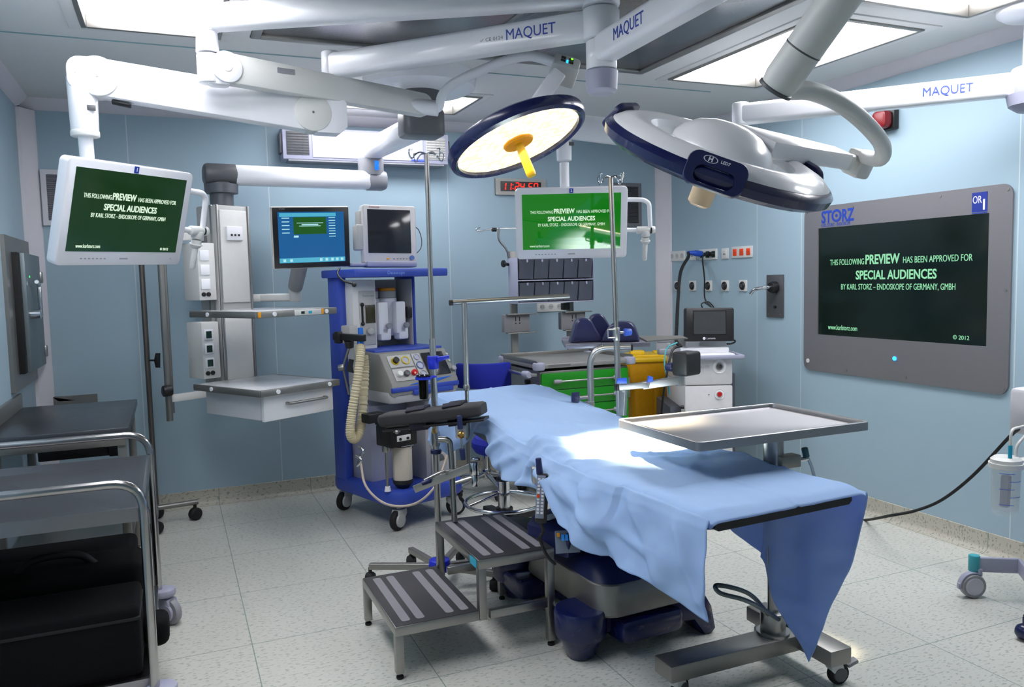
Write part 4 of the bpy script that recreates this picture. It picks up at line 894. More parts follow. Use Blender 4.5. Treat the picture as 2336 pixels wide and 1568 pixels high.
# ---------------------------------------------------------------- green drawer cart
GC = thing('drawer_cart', 'steel drawer cart with bright green drawer fronts and rear posts', 'cart', (2.50, 4.93, 0), 0)
cw, cd = .66, .56
P().box((0, 0, .50), (cw, cd, .76), bev=.006).done('body', STEELD, GC)
P().box((0, 0, .915), (cw+.06, cd+.06, .03), bev=.006).done('top', mat('cart_top_steel', '9a9895', .5, .5, var=.03), GC)
p = P(); p.box((0, cd/2+.02, .94), (cw+.05, .012, .03), bev=.003)
for sx in (-1, 1): p.box((sx*(cw/2+.025), 0, .94), (.012, cd+.05, .03), bev=.003)
p.done('gallery_rim', STEELD, GC)
for x in (-1, 1):
    for y in (-1, 1): P().prism(rrect(.075, .075, .03), .05, Matrix.Translation((x*(cw/2+.01), y*(cd/2+.01), .89)), bev=.01).done('corner_bumper', LILAC, GC)
P().box((-.2, -cd/2-.031, .917), (.16, .002, .014), bev=0).done('name_strip', mat('name_strip', '6f6d70', .5), GC)
zt = .87
for h_ in (.115, .105, .105, .105, .105, .16):
    d_ = P().box((0, -cd/2-.008, zt-h_/2), (cw-.012, .018, h_-.005), bev=.003).done('drawer', GREEN, GC)
    h0 = P().cyl((-.2, -cd/2-.045, zt-h_*.5), (.2, -cd/2-.045, zt-h_*.5), .0065).done('handle_bar', STEEL, d_)
    for x in (-.22, .22): P().lathe([(0, -.03), (.012, -.028), (.016, 0), (.012, .028), (0, .03)], frame((x, -cd/2-.042, zt-h_*.5), (1, 0, 0)), 14).box((x, -cd/2-.025, zt-h_*.5), (.022, .03, .018), bev=.004).done('handle_end', GREYP, d_)
    zt -= h_
for x in (-.27, .27):
    for y in (-.22, .22): caster(GC, x, y, .13, .05, RUBBER, STEELD, 20, .03)
P().tube(fillet([(-cw/2-.03, -.3, .865), (-cw/2-.09, -.28, .865), (-cw/2-.09, .22, .865), (-cw/2-.02, .24, .865)], .03), .012).done('push_handle', ALU, GC)
P().lathe([(0, 0), (.02, .005), (.026, .04), (.02, .1), (0, .105)], frame((-cw/2-.08, -.3, .865), (0, 1, 0)), 18).done('handle_grip', LILAC, GC)
for z in (.8, .76): P().cyl((-cw/2-.003, -.12, z), (-cw/2-.03, -.12, z), .016).done('side_hook', BLACK, GC)
P().box((cw/2+.03, -.18, .72), (.04, .1, .14), bev=.004).cyl((cw/2+.03, -.232, .75), (cw/2+.03, -.24, .75), .012).done('lock_box', STEELD, GC)
for x in (-.245, .205): P().box((x, cd/2+.035, 1.1), (.05, .03, 1.16), bev=.003).done('rear_post', mat('post_steel', '908e8a', .45, .5), GC)
P().tube(spline([(-.27, cd/2+.03, 1.55), (-.3, cd/2+.0, 1.68), (-.36, cd/2, 1.76), (-.36, cd/2, 1.84)], 6), .008).done('hook_stem', STEEL, GC)
P().tube(spline([(-.5, cd/2, 1.845), (-.53, cd/2, 1.83), (-.5, cd/2, 1.82), (-.4, cd/2, 1.835), (-.2, cd/2, 1.84), (-.16, cd/2, 1.825), (-.17, cd/2, 1.85)], 6), .005).done('hook_bar', CHROME, GC)
P().cyl((-.33, cd/2-.01, 1.59), (-.285, cd/2, 1.585), .01).lathe([(0, 0), (.024, .004), (.026, .014), (.012, .03), (0, .03)], frame((-.345, cd/2-.012, 1.592), (1, .2, 0))).done('clamp_knob', BLACK, GC)
P().cyl((-.41, cd/2, 1.83), (-.38, cd/2, 1.83), .014).done('hook_joint', BLACK, GC)
for x, z in ((-.245, 1.17), (.205, 1.17)):
    b_ = P().box((x-.005, cd/2-.005, z), (.2, .05, .125), bev=.004).done('bottle_bracket', mat('bracket_steel', '8d8b8e', .5, .35), GC)
    P().box((x+.02, cd/2-.045, z+.065), (.22, .05, .008), bev=.002).box((x+.02, cd/2-.045, z-.068), (.22, .05, .008), bev=.002).done('bracket_lip', STEELD, b_)
    P().box((x-.015, cd/2-.031, z+.03), (.006, .003, .03), bev=0).box((x+.015, cd/2-.031, z+.03), (.006, .003, .03), bev=0).cyl((x-.015, cd/2-.03, z-.0), (x-.015, cd/2-.033, z), .005, n=8).cyl((x+.015, cd/2-.03, z), (x+.015, cd/2-.033, z), .005, n=8).done('slots', BLACK, b_)
P().box((.15, cd/2, 1.275), (.05, .05, .05), bev=.003).done('small_box', BLACK, GC)
# tilt bins on the posts
rk = thing('bin_rack', 'lilac rack of ten clear tilt bins fixed above the green cart', 'storage rack', (2.51, 5.143, 1.31), 0)
W_, H_, D_ = .60, .32, .16
P().box((0, D_/2-.004, H_/2), (W_, .008, H_), bev=.002).box((-W_/2+.002, 0, H_/2), (.006, D_, H_), bev=.002).box((W_/2-.002, 0, H_/2), (.006, D_, H_), bev=.002).box((0, 0, .004), (W_, D_, .008), bev=.002).box((0, 0, H_/2), (W_, D_, .008), bev=.002).box((0, .02, H_-.003), (W_, D_-.04, .006), bev=.002).done('carcass', LILAC, rk)
RW = ['top', 'bottom']; CW_ = ['leftmost', 'second', 'middle', 'fourth', 'rightmost']
for rw_ in range(2):
    for c_ in range(5):
        x = -W_/2+.012+(W_-.024)*(c_+.5)/5; z0 = .008+.16*(1-rw_); w = (W_-.024)/5-.006
        b_ = P().prism([(-D_/2-.012, .138), (-D_/2+.012, .004), (D_/2-.02, .004), (D_/2-.02, .1), (-D_/2+.06, .138)], w, Matrix(((0, 0, 1, x-w/2), (1, 0, 0, 0), (0, 1, 0, z0), (0, 0, 0, 1))), bev=.004)
        b_.done('tilt_bin', SMOKE, rk)
        P().box((x, -D_/2-.014, z0+.128), (.012, .012, .02), bev=.003).done('pull_tab', LILAC, rk)
# ---------------------------------------------------------------- laser console
LZ = thing('laser_console', 'white laser console with black screen on top and red stop button', 'medical machine', (3.386, 4.622, 0), -23)
P().box((0, .0, .835), (.32, .62, .175), bev=.014).box((0, .0, .49), (.322, .62, .51), bev=.014).done('body', mat('laser_white', 'dcdadb', .35, coat=.2), LZ)
P().box((0, .02, .19), (.38, .60, .12), bev=.02).done('lower_body', LGREY, LZ)
P().box((-.01, .0, .975), (.33, .5, .04), bev=.012).box((0, -.05, .94), (.345, .56, .035), bev=.01).done('top_cover', WHITE, LZ)
for x, y in ((-.15, -.24), (.15, -.24), (-.15, .24), (.15, .24)): caster(LZ, x, y, .13, .05, RUBBER, LGREY, 10, .03)
lbl(P().box((-.2, .05, .33), (.08, .5, .52), bev=.01).box((.195, .1, .5), (.08, .4, .6), bev=.01).done('side_fairing', mat('fairing_grey', '53555e', .45), LZ), 'dark grey side cover')
P().box((.0, -.345, .935), (.44, .03, .03), bev=.01).box((.215, -.17, .935), (.03, .36, .03), bev=.01).box((-.215, -.17, .935), (.03, .36, .03), bev=.01).done('handrail', LILAC, LZ)
P().lathe([(.028, .006), (.04, .0), (.046, .004), (.046, 0), (.028, 0)], frame((.07, -.311, .872), (0, -1, 0))).done('port_ring', WHITE, LZ)
P().lathe([(0, 0), (.019, 0), (.019, .012), (.012, .014), (.008, .006), (0, .006)], frame((.07, -.311, .872), (0, -1, 0))).done('fibre_port', DGREY, LZ)
P().lathe([(.02, .004), (.03, .0), (.033, .004), (.033, 0), (.02, 0)], frame((.07, -.311, .685), (0, -1, 0))).done('button_ring', WHITE, LZ)
lbl(P().lathe([(0, 0), (.016, 0), (.016, .012), (.012, .018), (0, .019)], frame((.07, -.311, .685), (0, -1, 0))).done('stop_button', RED, LZ), 'red stop button')
P().cyl((-.0, -.31, .685), (-.0, -.313, .685), .004, n=10).done('key_hole', DGREY, LZ)
P().text('Pulse 120H', .017, Matrix.Translation((-.04, -.3115, .875)) @ TXT, width=.085).box((-.04, -.3112, .865), (.088, .001, .0015), bev=0).done('model_lettering', GINK, LZ)
P().cyl((-.16, -.28, .60), (-.18, -.28, .60), .012).done('side_knob', BLACK, LZ)
LM = WM[LZ].inverted() @ face((3.305, 4.39, 1.148), -21.1, -3, 1.0) @ Matrix.Diagonal((1.065, 1.065, 1.065, 1))
P(LM).prism(rrect(.31, .21, .014), .045, Matrix.Rotation(pi/2, 4, 'X') @ Matrix.Translation((0, 0, -.022)), bev=.006).done('screen_housing', mat('screen_black', '222123', .4), LZ)
P(LM).box((0, -.0225, .012), (.212, .003, .152), bev=0).done('screen_surround', BLACK, LZ)
P(LM).box((0, -.0245, .012), (.2, .002, .142), bev=0).done('screen', mat('grey_screen', '46484a', .16), LZ)
P(LM).text('Lumenis', .017, Matrix.Translation((.008, -.0235, -.086)) @ TXT).cyl((-.035, -.0225, -.086), (-.035, -.0238, -.086), .009).done('maker_lettering', WINK, LZ)
sp0 = WM[LZ].inverted() @ V((3.33, 4.45, .93))
P().prism([(-.14, .985), (-.13, 1.04), (.13, 1.04), (.14, .985)], .08, Matrix(((1, 0, 0, sp0.x), (0, 0, -1, sp0.y+.06), (0, 1, 0, .0), (0, 0, 0, 1))), bev=.01).prism(rrect(.12, .12, .02), .07, Matrix(((1, 0, 0, sp0.x), (0, 0, -1, sp0.y+.05), (0, 1, 0, 1.05), (0, 0, 0, 1))), bev=.008).done('screen_stand', WHITE, LZ)
P().box((-.15, -.05, 1.02), (.07, .2, .07), bev=.01).done('side_box', LGREY, LZ)
P().tube(spline([LM @ V((-.03, .02, .1)), LM @ V((-.04, .02, .13)), LM @ V((0, .02, .145)), LM @ V((.03, .02, .12)), LM @ V((.04, .02, .1))], 6), .004).done('cable_loop', BLACK, LZ)
P().tube(spline([(.15, -.1, 1.03), (.2, -.1, 1.035), (.235, -.1, 1.02), (.2, -.12, 1.005), (.13, -.15, 1.01)], 8), .006).done('lead', BLACK, LZ)
lw2 = lambda x, y, d: WM[LZ].inverted() @ atd(x, y, d)
P().prism(rrect(.11, .05, .02), .03, Matrix.Translation((-.27, -.2, 1.03)), bev=.01).prism(rrect(.1, .06, .02), .04, Matrix.Translation((-.27, -.2, .95)), bev=.01).done('tray', GREYP, LZ)
P().tube(spline([lw2(1545, 782, 5.0), lw2(1522, 795, 4.98), lw2(1516, 830, 4.95), lw2(1524, 870, 4.93), lw2(1527, 900, 4.95)], 8), .005).done('fibre_cable', TEAL, LZ)
P().tube(spline([lw2(1555, 790, 5.0), lw2(1534, 800, 4.95), lw2(1522, 850, 4.9), lw2(1515, 890, 4.9), lw2(1510, 940, 4.92), lw2(1508, 1010, 4.95)], 8), .007).done('pedal_cable', BLACK, LZ)
# cables plugged into the wall
tag_ = solo(P().tube(spline([(XR-.125, 5.214, 1.654), atd(1570, 587, 6.1), atd(1553, 620, 5.95), atd(1547, 680, 5.8), atd(1544, 740, 5.6), atd(1543, 778, 5.35), atd(1552, 790, 5.3)], 10), .0125), 'power_cable', RUBBER, 'thick black cable curving from blue wall plug down to the laser', 'cable')
solo(P().cyl((XR-.012, 5.2, 1.645), (XR-.075, 5.2, 1.652), .024, bev=.004).cyl((XR-.07, 5.2, 1.651), (XR-.13, 5.215, 1.655), .021, .015), 'mains_plug', mat('plug_blue', '1f4fc0', .35), 'big blue round plug in the green socket plate', 'plug')
solo(P().cyl((XR-.012, 5.12, 1.638), (XR-.04, 5.12, 1.638), .016).tube(spline([(XR-.04, 5.12, 1.638), (XR-.06, 5.12, 1.6), (XR-.05, 5.11, 1.45), (XR-.07, 5.08, 1.3), (3.6, 4.75, 1.25), (3.36, 4.5, 1.29)], 10), .006), 'thin_lead', BLACK, 'thin black lead hanging from the green socket plate to the laser screen', 'cable')
solo(P().cyl((XR-.012, 5.055, 1.638), (XR-.045, 5.055, 1.638), .018).box((XR-.05, 5.085, 1.638), (.02, .05, .02), bev=.004), 'small_plug', BLACK, 'small black plug in the right hand green socket', 'plug')
# ---------------------------------------------------------------- yellow waste bin
Y_ = thing('waste_bin', 'yellow waste bin with yellow liner bag between cart and laser', 'bin', (3.42, 5.30, 0), -20)
rings = []
for z, w, d, j in ((.02, .30, .26, 0), (.2, .33, .28, .003), (.45, .36, .31, .006), (.65, .39, .33, .012), (.70, .45, .37, .02), (.80, .47, .39, .015), (.835, .46, .38, .004)):
    rr_ = rrect(w, d, .06, 8); rings.append([V((x*(1+j*sin(i*1.9)), y*(1+j*cos(i*2.3)), z)) for i, (x, y) in enumerate(rr_)])
P().loft(rings).done('liner_bag', YBAG, Y_)
P().prism(rrect(.50, .42, .08, 8), .035, Matrix.Translation((0, 0, .83)), bev=.012).prism(rrect(.36, .28, .06, 8), .02, Matrix.Translation((0, 0, .86)), bev=.008).box((-.1, -.03, .885), (.12, .07, .05), bev=.02).box((.09, .04, .88), (.1, .07, .035), bev=.015).done('lid', YELLOW, Y_)
P().box((.02, -.165, .45), (.05, .03, .6), bev=.01).done('bag_fold', YBAG, Y_)
# ---------------------------------------------------------------- stool
ST = thing('round_stool', 'wheeled stool with black base and chrome foot ring behind the step stool', 'stool', (1.713, 4.19, 0), 0)
p = P()
for k in range(5):
    a_ = R(18+72*k); p.prism([(0, -.04), (.27, -.03), (.27, .03), (0, .04)], .04, Matrix.Rotation(a_, 4, 'Z') @ Matrix.Translation((0, 0, .085)) @ Matrix.Rotation(R(3), 4, 'Y'), bev=.006)
p.cyl((0, 0, .08), (0, 0, .17), .05, bev=.006)
p.done('star_base', BLACK, ST)
for k in range(5): caster(ST, .25*cos(R(18+72*k)), .25*sin(R(18+72*k)), .1, .03, RUBBER, BLACK, 72*k, .05)
P().cyl((0, 0, .14), (0, 0, .5), .026).cyl((0, 0, .17), (0, 0, .33), .036).done('column', CHROME, ST)
P().cyl((0, 0, .325), (0, 0, .345), .042, bev=.004).done('column_ring', BLACK, ST)
P().tube([(.225*cos(2*pi*k/48), .225*sin(2*pi*k/48), .2) for k in range(48)], .011, closed=True).tube([(-.225, 0, .2), (-.04, 0, .25)], .007).tube([(.225, 0, .2), (.04, 0, .25)], .007).done('foot_ring', CHROME, ST)
P().lathe([(0, .5), (.16, .5), (.18, .53), (.18, .56), (.16, .585), (0, .59)], None, 36).done('seat', BLUEFAB, ST)
SC = thing('swivel_chair', 'swivel chair with blue curved backrest and chrome star base beside the green cart', 'chair', (1.965, 5.12, 0), 0)
p = P()
for k in range(5):
    a_ = R(54+72*k); p.tube([(.03*cos(a_), .03*sin(a_), .13), (.24*cos(a_), .24*sin(a_), .085)], lambda t_: .017-.005*t_)
p.cyl((0, 0, .1), (0, 0, .17), .035, bev=.006)
p.done('star_base', CHROME, SC)
for k in range(5): caster(SC, .24*cos(R(54+72*k)), .24*sin(R(54+72*k)), .09, .028, RUBBER, BLACK, 72*k, .045)
P().cyl((0, 0, .15), (0, 0, .46), .024).done('column', CHROME, SC)
P().lathe([(0, .45), (.13, .45), (.15, .48), (.15, .52), (.13, .54), (0, .545)], None, 36).done('seat', BLUEFAB, SC)
P(Matrix.Rotation(R(8), 4, 'Z')).prism([(.215*cos(R(a)), .215*sin(R(a))) for a in range(180, 301, 6)] + [(.18*cos(R(a)), .18*sin(R(a))) for a in range(300, 179, -6)], .17, Matrix.Translation((0, .0, .755)), bev=.014).done('backrest', BLUEFAB, SC)
P().tube(fillet([(-.02, -.06, .46), (-.06, -.17, .47), (-.065, -.18, .78)], .04), .012).done('back_stem', CHROME, SC)
# ---------------------------------------------------------------- operating table
TZ = thing('operating_table', 'operating table with navy footed base and black top under the blue drape', 'operating table', (1.63, 2.92, 0), 3.5)
TH = R(3.5)
u_ = V((-sin(TH), cos(TH), 0)); w_ = V((cos(TH), sin(TH), 0)); N0 = V((1.66, 1.83, 0)); LEN = 2.08; HW = .28
def hz(s):       # height of the table top along its length: the back section is raised
    for (a, za), (b, zb) in zip(((-.3, .80), (.8, .80), (1.15, .818), (1.6, .865), (2.0, .895)), ((.8, .80), (1.15, .818), (1.6, .865), (2.0, .895), (2.6, .90))):
        if s <= b: return za+(zb-za)*(s-a)/(b-a)
    return .9
def tp(s, x, z=0): return N0 + u_*s + w_*x + V((0, 0, hz(s)+z))
def section(s0, s1, nm, hw=HW, z0=-.065, z1=-.012, m=PADB):
    rings = []
    for k in range(9):
        s = s0+(s1-s0)*k/8; rings.append([tp(s, -hw, z0+.01), tp(s, -hw+.012, z0), tp(s, hw-.012, z0), tp(s, hw, z0+.01), tp(s, hw, z1-.014), tp(s, hw-.014, z1), tp(s, -hw+.014, z1), tp(s, -hw, z1-.014)])
    return P().loft(rings).done(nm, m, TZ, True)
section(.0, .56, 'leg_cushion', .275, -.048); section(.575, 1.15, 'seat_cushion', .275); section(1.165, 1.75, 'back_cushion', .275); section(1.765, 2.06, 'head_cushion', .2)
section(.08, .55, 'leg_plate', .24, -.07, -.049, BLACK); section(.6, 1.72, 'frame_plate', .25, -.11, -.066, DGREY)
for sx in (-1, 1):
    for a_, b_ in ((.6, 1.14), (1.17, 1.74)):
        p = P(); k0, k1 = tp(a_, sx*.305, -.075), tp(b_, sx*.305, -.075); p.prism(rrect(.01, .025, .002), (k1-k0).length, frame(k0, k1-k0)); 
        for s in (a_+.06, b_-.06): p.cyl(tp(s, sx*.25, -.075), tp(s, sx*.302, -.075), .01)
        p.done('side_rail', STEEL, TZ, True)
bx_, by_ = 1.66, 2.93
def bp(): return P(Matrix.Translation((bx_, by_, 0)) @ Matrix.Rotation(TH, 4, 'Z'))
# bellows column
pr = [(0, .33)]
for k in range(10): pr += [(.155, .33+k*.036), (.17, .34+k*.036), (.155, .352+k*.036)]
rings = []
for k in range(21): rings.append([V((x, y, .33+k*.0175)) for x, y in rrect(.30+(.026 if k % 2 else 0), .40+(.026 if k % 2 else 0), .07, 5)])
bp().loft(rings).done('column_bellows', BELLOW, TZ, True)
bp().box((0, 0, .70), (.36, .5, .07), bev=.02).done('column_head', NAVYM, TZ, True)
rings = [[V((x, y, z)) for x, y in rrect(w, d, .09, 6)] for z, w, d in ((.17, .46, .66), (.18, .47, .67), (.29, .45, .64), (.30, .43, .62))]
bp().loft(rings).done('base_cover', STEELD, TZ, True)
rings = [[V((x, y, z)) for x, y in rrect(w, d, .09, 6)] for z, w, d in ((.295, .44, .63), (.34, .40, .56), (.37, .33, .44))]
bp().loft(rings).done('base_shroud', NAVYM, TZ, True)
bp().box((0, .08, .105), (.30, .86, .10), bev=.03).box((0, -.19, .115), (.60, .15, .08), bev=.03).box((0, .34, .11), (.6, .26, .1), bev=.03).done('base_frame', NAVY, TZ, True)
def foot(c, nm='foot'):
    P().lathe([(0, 0), (.045, 0), (.056, .008), (.085, .085), (.098, .09), (.103, .1), (.104, .185), (.098, .196), (0, .2)], Matrix.Translation(c), 36).done(nm, NAVY, TZ, True)
foot((1.41, 2.69, 0)); foot((1.42, 3.36, 0)); foot((1.99, 3.36, 0))
P().prism([(-.07, .17), (.10, .17), (.13, .12), (.15, .02), (.13, .0), (.09, .0), (.04, .07), (-.07, .08)], .16, Matrix(((1, 0, 0, 1.86), (0, 0, 1, 2.62), (0, 1, 0, 0), (0, 0, 0, 1))), bev=.02).done('foot', NAVY, TZ, True)
P().lathe([(0, -.02), (.05, -.022), (.06, -.015), (.06, .015), (.05, .022), (0, .02)], Matrix.Translation((1.83, 2.74, .061)) @ Matrix.Rotation(pi/2, 4, 'X')).done('wheel', RUBBER, TZ, True)
# battery and control boxes at the near left of the column
cpb = P(Matrix.Translation((1.455, 2.93, 0)) @ Matrix.Rotation(R(20), 4, 'Z')).prism([(-.09, .36), (-.09, .45), (-.04, .49), (.22, .49), (.22, .36)], .24, Matrix(((1, 0, 0, 0), (0, 0, 1, -.12), (0, 1, 0, 0), (0, 0, 0, 1))), bev=.01).done('control_box', NAVYM, TZ, True)
CX_ = Matrix.Translation((1.415, 2.80, .425)) @ Matrix.Rotation(R(-18), 4, 'Z')
kp = P(CX_).box((0, -.0, 0), (.1, .006, .09), rot=(-12, 0, 0), bev=.004).done('key_panel', mat('panel_slate', '7a8494', .4), TZ, True)
p = P(CX_)
for r_ in range(2):
    for k in range(5): p.box((-.02+k*.015, -.004+(.02-r_*.036)*-.2, .02-r_*.036), (.011, .006, .024), rot=(-12, 0, 0), bev=.001)
p.done('keys', mat('key_blue', '2b86dd', .3, emit='2b86dd', es=.15), kp, True)
P(CX_).box((-.037, -.001, .03), (.012, .008, .016), rot=(-12, 0, 0), bev=.001).done('alarm_key', ORANGE, kp, True)
P().box((1.40, 2.93, .493), (.07, .05, .004), rot=(0, 0, 20), bev=0).done('label_plate', OFFW, TZ, True)
bt = aty(1176, 1322, 3.40); bk_ = V((sin(R(35)), cos(R(35)), 0))
P().box(bt+bk_*.102+V((0, 0, .155-bt.z)), (.24, .2, .30), rot=(0, 0, -35), bev=.02).done('battery_box', mat('box_dark', '24262c', .45), TZ, True)
P().text('MAQUET', .04, Matrix.Translation(bt) @ Matrix.Rotation(R(-35), 4, 'Z') @ TXT, width=.12).done('maker_lettering', GINK, TZ, True)
P().box((1.40, 2.79, .165), (.07, .09, .004), rot=(0, 0, 10), bev=0).done('warning_label', OFFW, TZ, True)
# hand control hanging from the left rail
HC = thing('hand_control', 'white keyed hand control hanging from the left table rail', 'remote control', tuple(atd(1236, 1140, 2.92)))
hq = WM[HC].inverted() @ face(atd(1236, 1140, 2.92), -28, 6, 4)
P(hq).box((0, .012, 0), (.044, .028, .19), bev=.008).done('body', BLACK, HC)
P(hq).box((-.006, -.003, .01), (.032, .004, .165), bev=.001).done('key_plate', mat('key_plate', '8a90a4', .4), HC)
p = P(hq)
for k in range(11):
    for x in (-.013, .002): p.box((x, -.0055, .08-k*.013), (.009, .002, .008), bev=0)
p.done('keys', WHITE, HC)
P(hq).box((-.013, -.007, .015), (.01, .002, .012), bev=0).done('red_key', ORED, HC)
P(hq).tube(spline([(0, .015, -.095), (.01, .015, -.13), (0, .01, -.16), (.03, .0, -.22), (.06, .02, -.26)], 8), .006).done('lead', BLACK, HC)
# rail clamps with T levers
def clamp(x, y, d, label, grp='table rail clamps'):
    c = thing('rail_clamp', label, 'clamp', tuple(atd(x, y, d)), group=grp); M_ = WM[c].inverted() @ face(atd(x, y, d), -20)
    P(M_).cyl((0, -.04, 0), (0, .05, 0), .010).lathe([(.01, 0), (.015, .004), (.015, .03), (.01, .034)], frame((0, -.045, 0), (0, 1, 0)), 16).done('bolt', BRASS, c)
    P(M_).box((0, .06, 0), (.05, .05, .06), bev=.006).done('jaw', ALU, c)
    P(M_).tube([(.003, -.035, -.06), (0, -.035, 0), (-.003, -.035, .05)], .0045).done('lever', STEEL, c)
    P(M_).cyl((-.002, -.035, .025), (-.006, -.035, .085), .0125, .011, bev=.003).done('lever_grip', NAVYM, c)
    P(M_).cyl((.002, -.035, -.06), (.006, -.035, -.11), .0125, .011, bev=.003).done('lever_grip', NAVYM, c)
clamp(1231, 1092, 2.96, 'brass bolted clamp with blue lever on the rail above the hand control')
clamp(1052, 989, 3.48, 'brass bolted clamp with blue lever on the anaesthesia screen post')
# ---------------------------------------------------------------- the drape
def interp(tbl, s):
    if s <= tbl[0][0]: return tbl[0][1]
    for (a, va), (b, vb) in zip(tbl, tbl[1:]):
        if s <= b:
            t_ = (s-a)/(b-a); return va+(vb-va)*t_
    return tbl[-1][1]
LHEM = [(0, .525), (.12, .54), (.2, .555), (.42, .585), (.62, .62), (.83, .67), (1.0, .685), (1.2, .665), (1.36, .70), (1.46, .79), (1.54, .80), (1.62, .72), (1.75, .655), (1.9, .65), (2.1, .66)]
LFLARE = [(0, .02), (.2, .05), (.5, .07), (.8, .05), (1.2, .04), (2.1, .05)]
RS = [(0, .21), (.15, .3), (.35, .45), (.7, .75), (2.1, 2.1)]
RD = [(0, .66), (.15, .57), (.35, .40), (.6, .28), (1., .22), (2.1, .2)]
def nz(v, k): return noise.noise(V((v[0]*k, v[1]*k, v[2]*k)))
NL, NT, NH = 230, 64, 54
rows = []
for i in range(NL+1):
    s = -.025 + (LEN+.06)*i/NL; row = []
    zc = hz(max(s, 0))+.006
    lh = interp(LHEM, s); rs_, rd = interp(RS, s), interp(RD, s)
    ew = HW + .035 + (.02*sin(s*3) if s > .4 else 0)
    for j in range(NH, 0, -1):                                  # left hang, hem first
        t_ = j/NH; drop = (zc-lh)*t_
        fl = interp(LFLARE, s)*min(1, drop/.15)
        fold = (.020*sin(s*10+1.1+t_*1.8)+.012*sin(s*21+.7-t_*3.6)+.004*sin(s*37+t_*3))*min(1, drop/.14)*(1 if s > .12 else max(0, s+.03)/.15)
        x = -ew-fl*(1-math.exp(-drop*9)) - fold - .018*min(1, drop/.03)
        row.append(N0 + u_*(s - .03*t_*(1 if s < .3 else 0)) + w_*x + V((0, 0, zc-drop)))
    for j in range(NT+1):                                       # top
        x = -ew+2*ew*j/NT; e = 1-abs(x)/ew; rn = .014*max(0, 1-e*ew/.035)**2 + (.02*max(0, (.03-s)/.055)**1.5 if s < .03 else 0)
        row.append(N0 + u_*s + w_*x + V((0, 0, zc-rn)))
    for j in range(1, NH+1):                                    # right hang, sheared down to one corner
        t_ = j/NH; drop = rd*t_; ss = s+(rs_-s)*t_
        fold = (.02*sin(ss*15+.4)+.012*sin(ss*29))*min(1, drop/.2)
        row.append(N0 + u_*ss + w_*(ew+.014*min(1, drop/.03)+.01*drop+fold) + V((0, 0, min(zc, hz(max(ss, 0))+.006)-drop-.012*min(1, drop/.02))))
    rows.append(row)
# creases and soft rumpling
LCR = [(.86, .0, .62, .20, .022, .030), (.90, .02, .40, .12, .03, .022), (.80, -.10, .50, .05, .03, .016), (.95, .0, 1.02, .20, .022, .024), (.84, .02, .80, .16, .014, .016), (1.10, .04, 1.32, .16, .03, .022), (1.25, .0, 1.40, .12, .02, .02),
       (.55, .02, .30, .24, .026, .02), (.33, .0, .18, .22, .03, .018), (.10, .0, .0, .22, .03, .018), (.70, .03, .25, .16, .018, .012), (1.5, .0, 1.62, .2, .03, .02), (1.0, .12, .86, .10, .02, .018)]
TCR = [(1.0, -.30, .80, .05, .022, .013), (.92, -.30, .72, -.05, .02, .012), (.86, -.28, .58, .25, .018, .009), (1.05, -.28, 1.0, -.05, .03, .016), (.76, -.30, .55, -.10, .016, .008), (.62, -.30, .40, -.06, .014, .006), (1.5, -.2, 1.1, .2, .03, .006), (1.8, .1, 1.25, .27, .03, .008), (.45, .0, .70, .28, .018, .006)]
def seg(q, L):
    a0, b0_, a1_, b1_, w, h = L; dx, dy = a1_-a0, b1_-b0_; t_ = max(0, min(1, ((q[0]-a0)*dx+(q[1]-b0_)*dy)/(dx*dx+dy*dy)))
    d2 = (q[0]-a0-dx*t_)**2+(q[1]-b0_-dy*t_)**2; return 1.5*h*math.exp(-d2/(.8*w*w))*(1-.4*t_)
for i, row in enumerate(rows):
    s = -.025+(LEN+.06)*i/NL
    for j, p_ in enumerate(row):
        top = NH <= j <= NH+NT
        a = .007*nz((p_.x, p_.y, p_.z), 6)+.004*nz((p_.x+3, p_.y, p_.z), 15)
        c = 0
        if top:
            xx = (p_-N0).dot(w_)
            c = .016*math.exp(-((s-.95-.5*(xx+.3))/.05)**2)*max(0, nz((s, xx, 2), 3)+.4) + .010*math.exp(-((s-.62+.3*xx)/.03)**2) + .005*math.exp(-((s-.30)/.006)**2) + .004*math.exp(-((xx-.02)/.006)**2)
            c += .022*math.exp(-((s-1.0)/.10)**2-((xx+.27)/.08)**2)
            if i == 0 or s < .02: a *= .3
            c += sum(seg((s, xx), L) for L in TCR)*min(1, max(0, s)/.05)
            p_.z += a*.8+c
        else:
            sg = 1 if j > NH+NT else -1
            dd = hz(max(s, 0))-p_.z
            if sg < 0: a -= -.0; row[j] = p_ - w_*(a*1.7 + sum(seg((s, dd), L) for L in LCR)*min(1, .2+dd/.06))
            else: row[j] = p_ + w_*(a*1.7)
p = P(); p.grid(rows)
bmesh.ops.recalc_face_normals(p.bm, faces=p.bm.faces)
def cloth():
    m = mat('blue_drape', 'bddcff', .85, var=.03, bump=.15, scale=250); nt = m.node_tree; b = nt.nodes['Principled BSDF']; out = nt.nodes['Material Output']
    tr = nt.nodes.new('ShaderNodeBsdfTranslucent'); tr.inputs[0].default_value = rgb('1c7fe8'); mx = nt.nodes.new('ShaderNodeMixShader'); mx.inputs[0].default_value = .34
    nt.links.new(b.outputs[0], mx.inputs[1]); nt.links.new(tr.outputs[0], mx.inputs[2]); nt.links.new(mx.outputs[0], out.inputs[0]); b.inputs['Specular IOR Level'].default_value = .15; return m
dr = solo(p, 'surgical_drape', cloth(), 'light blue cloth drape spread over the operating table with hanging corners', 'drape', sharp=180)
sd = dr.modifiers.new('thickness', 'SOLIDIFY'); sd.thickness = .0025; sd.offset = 0
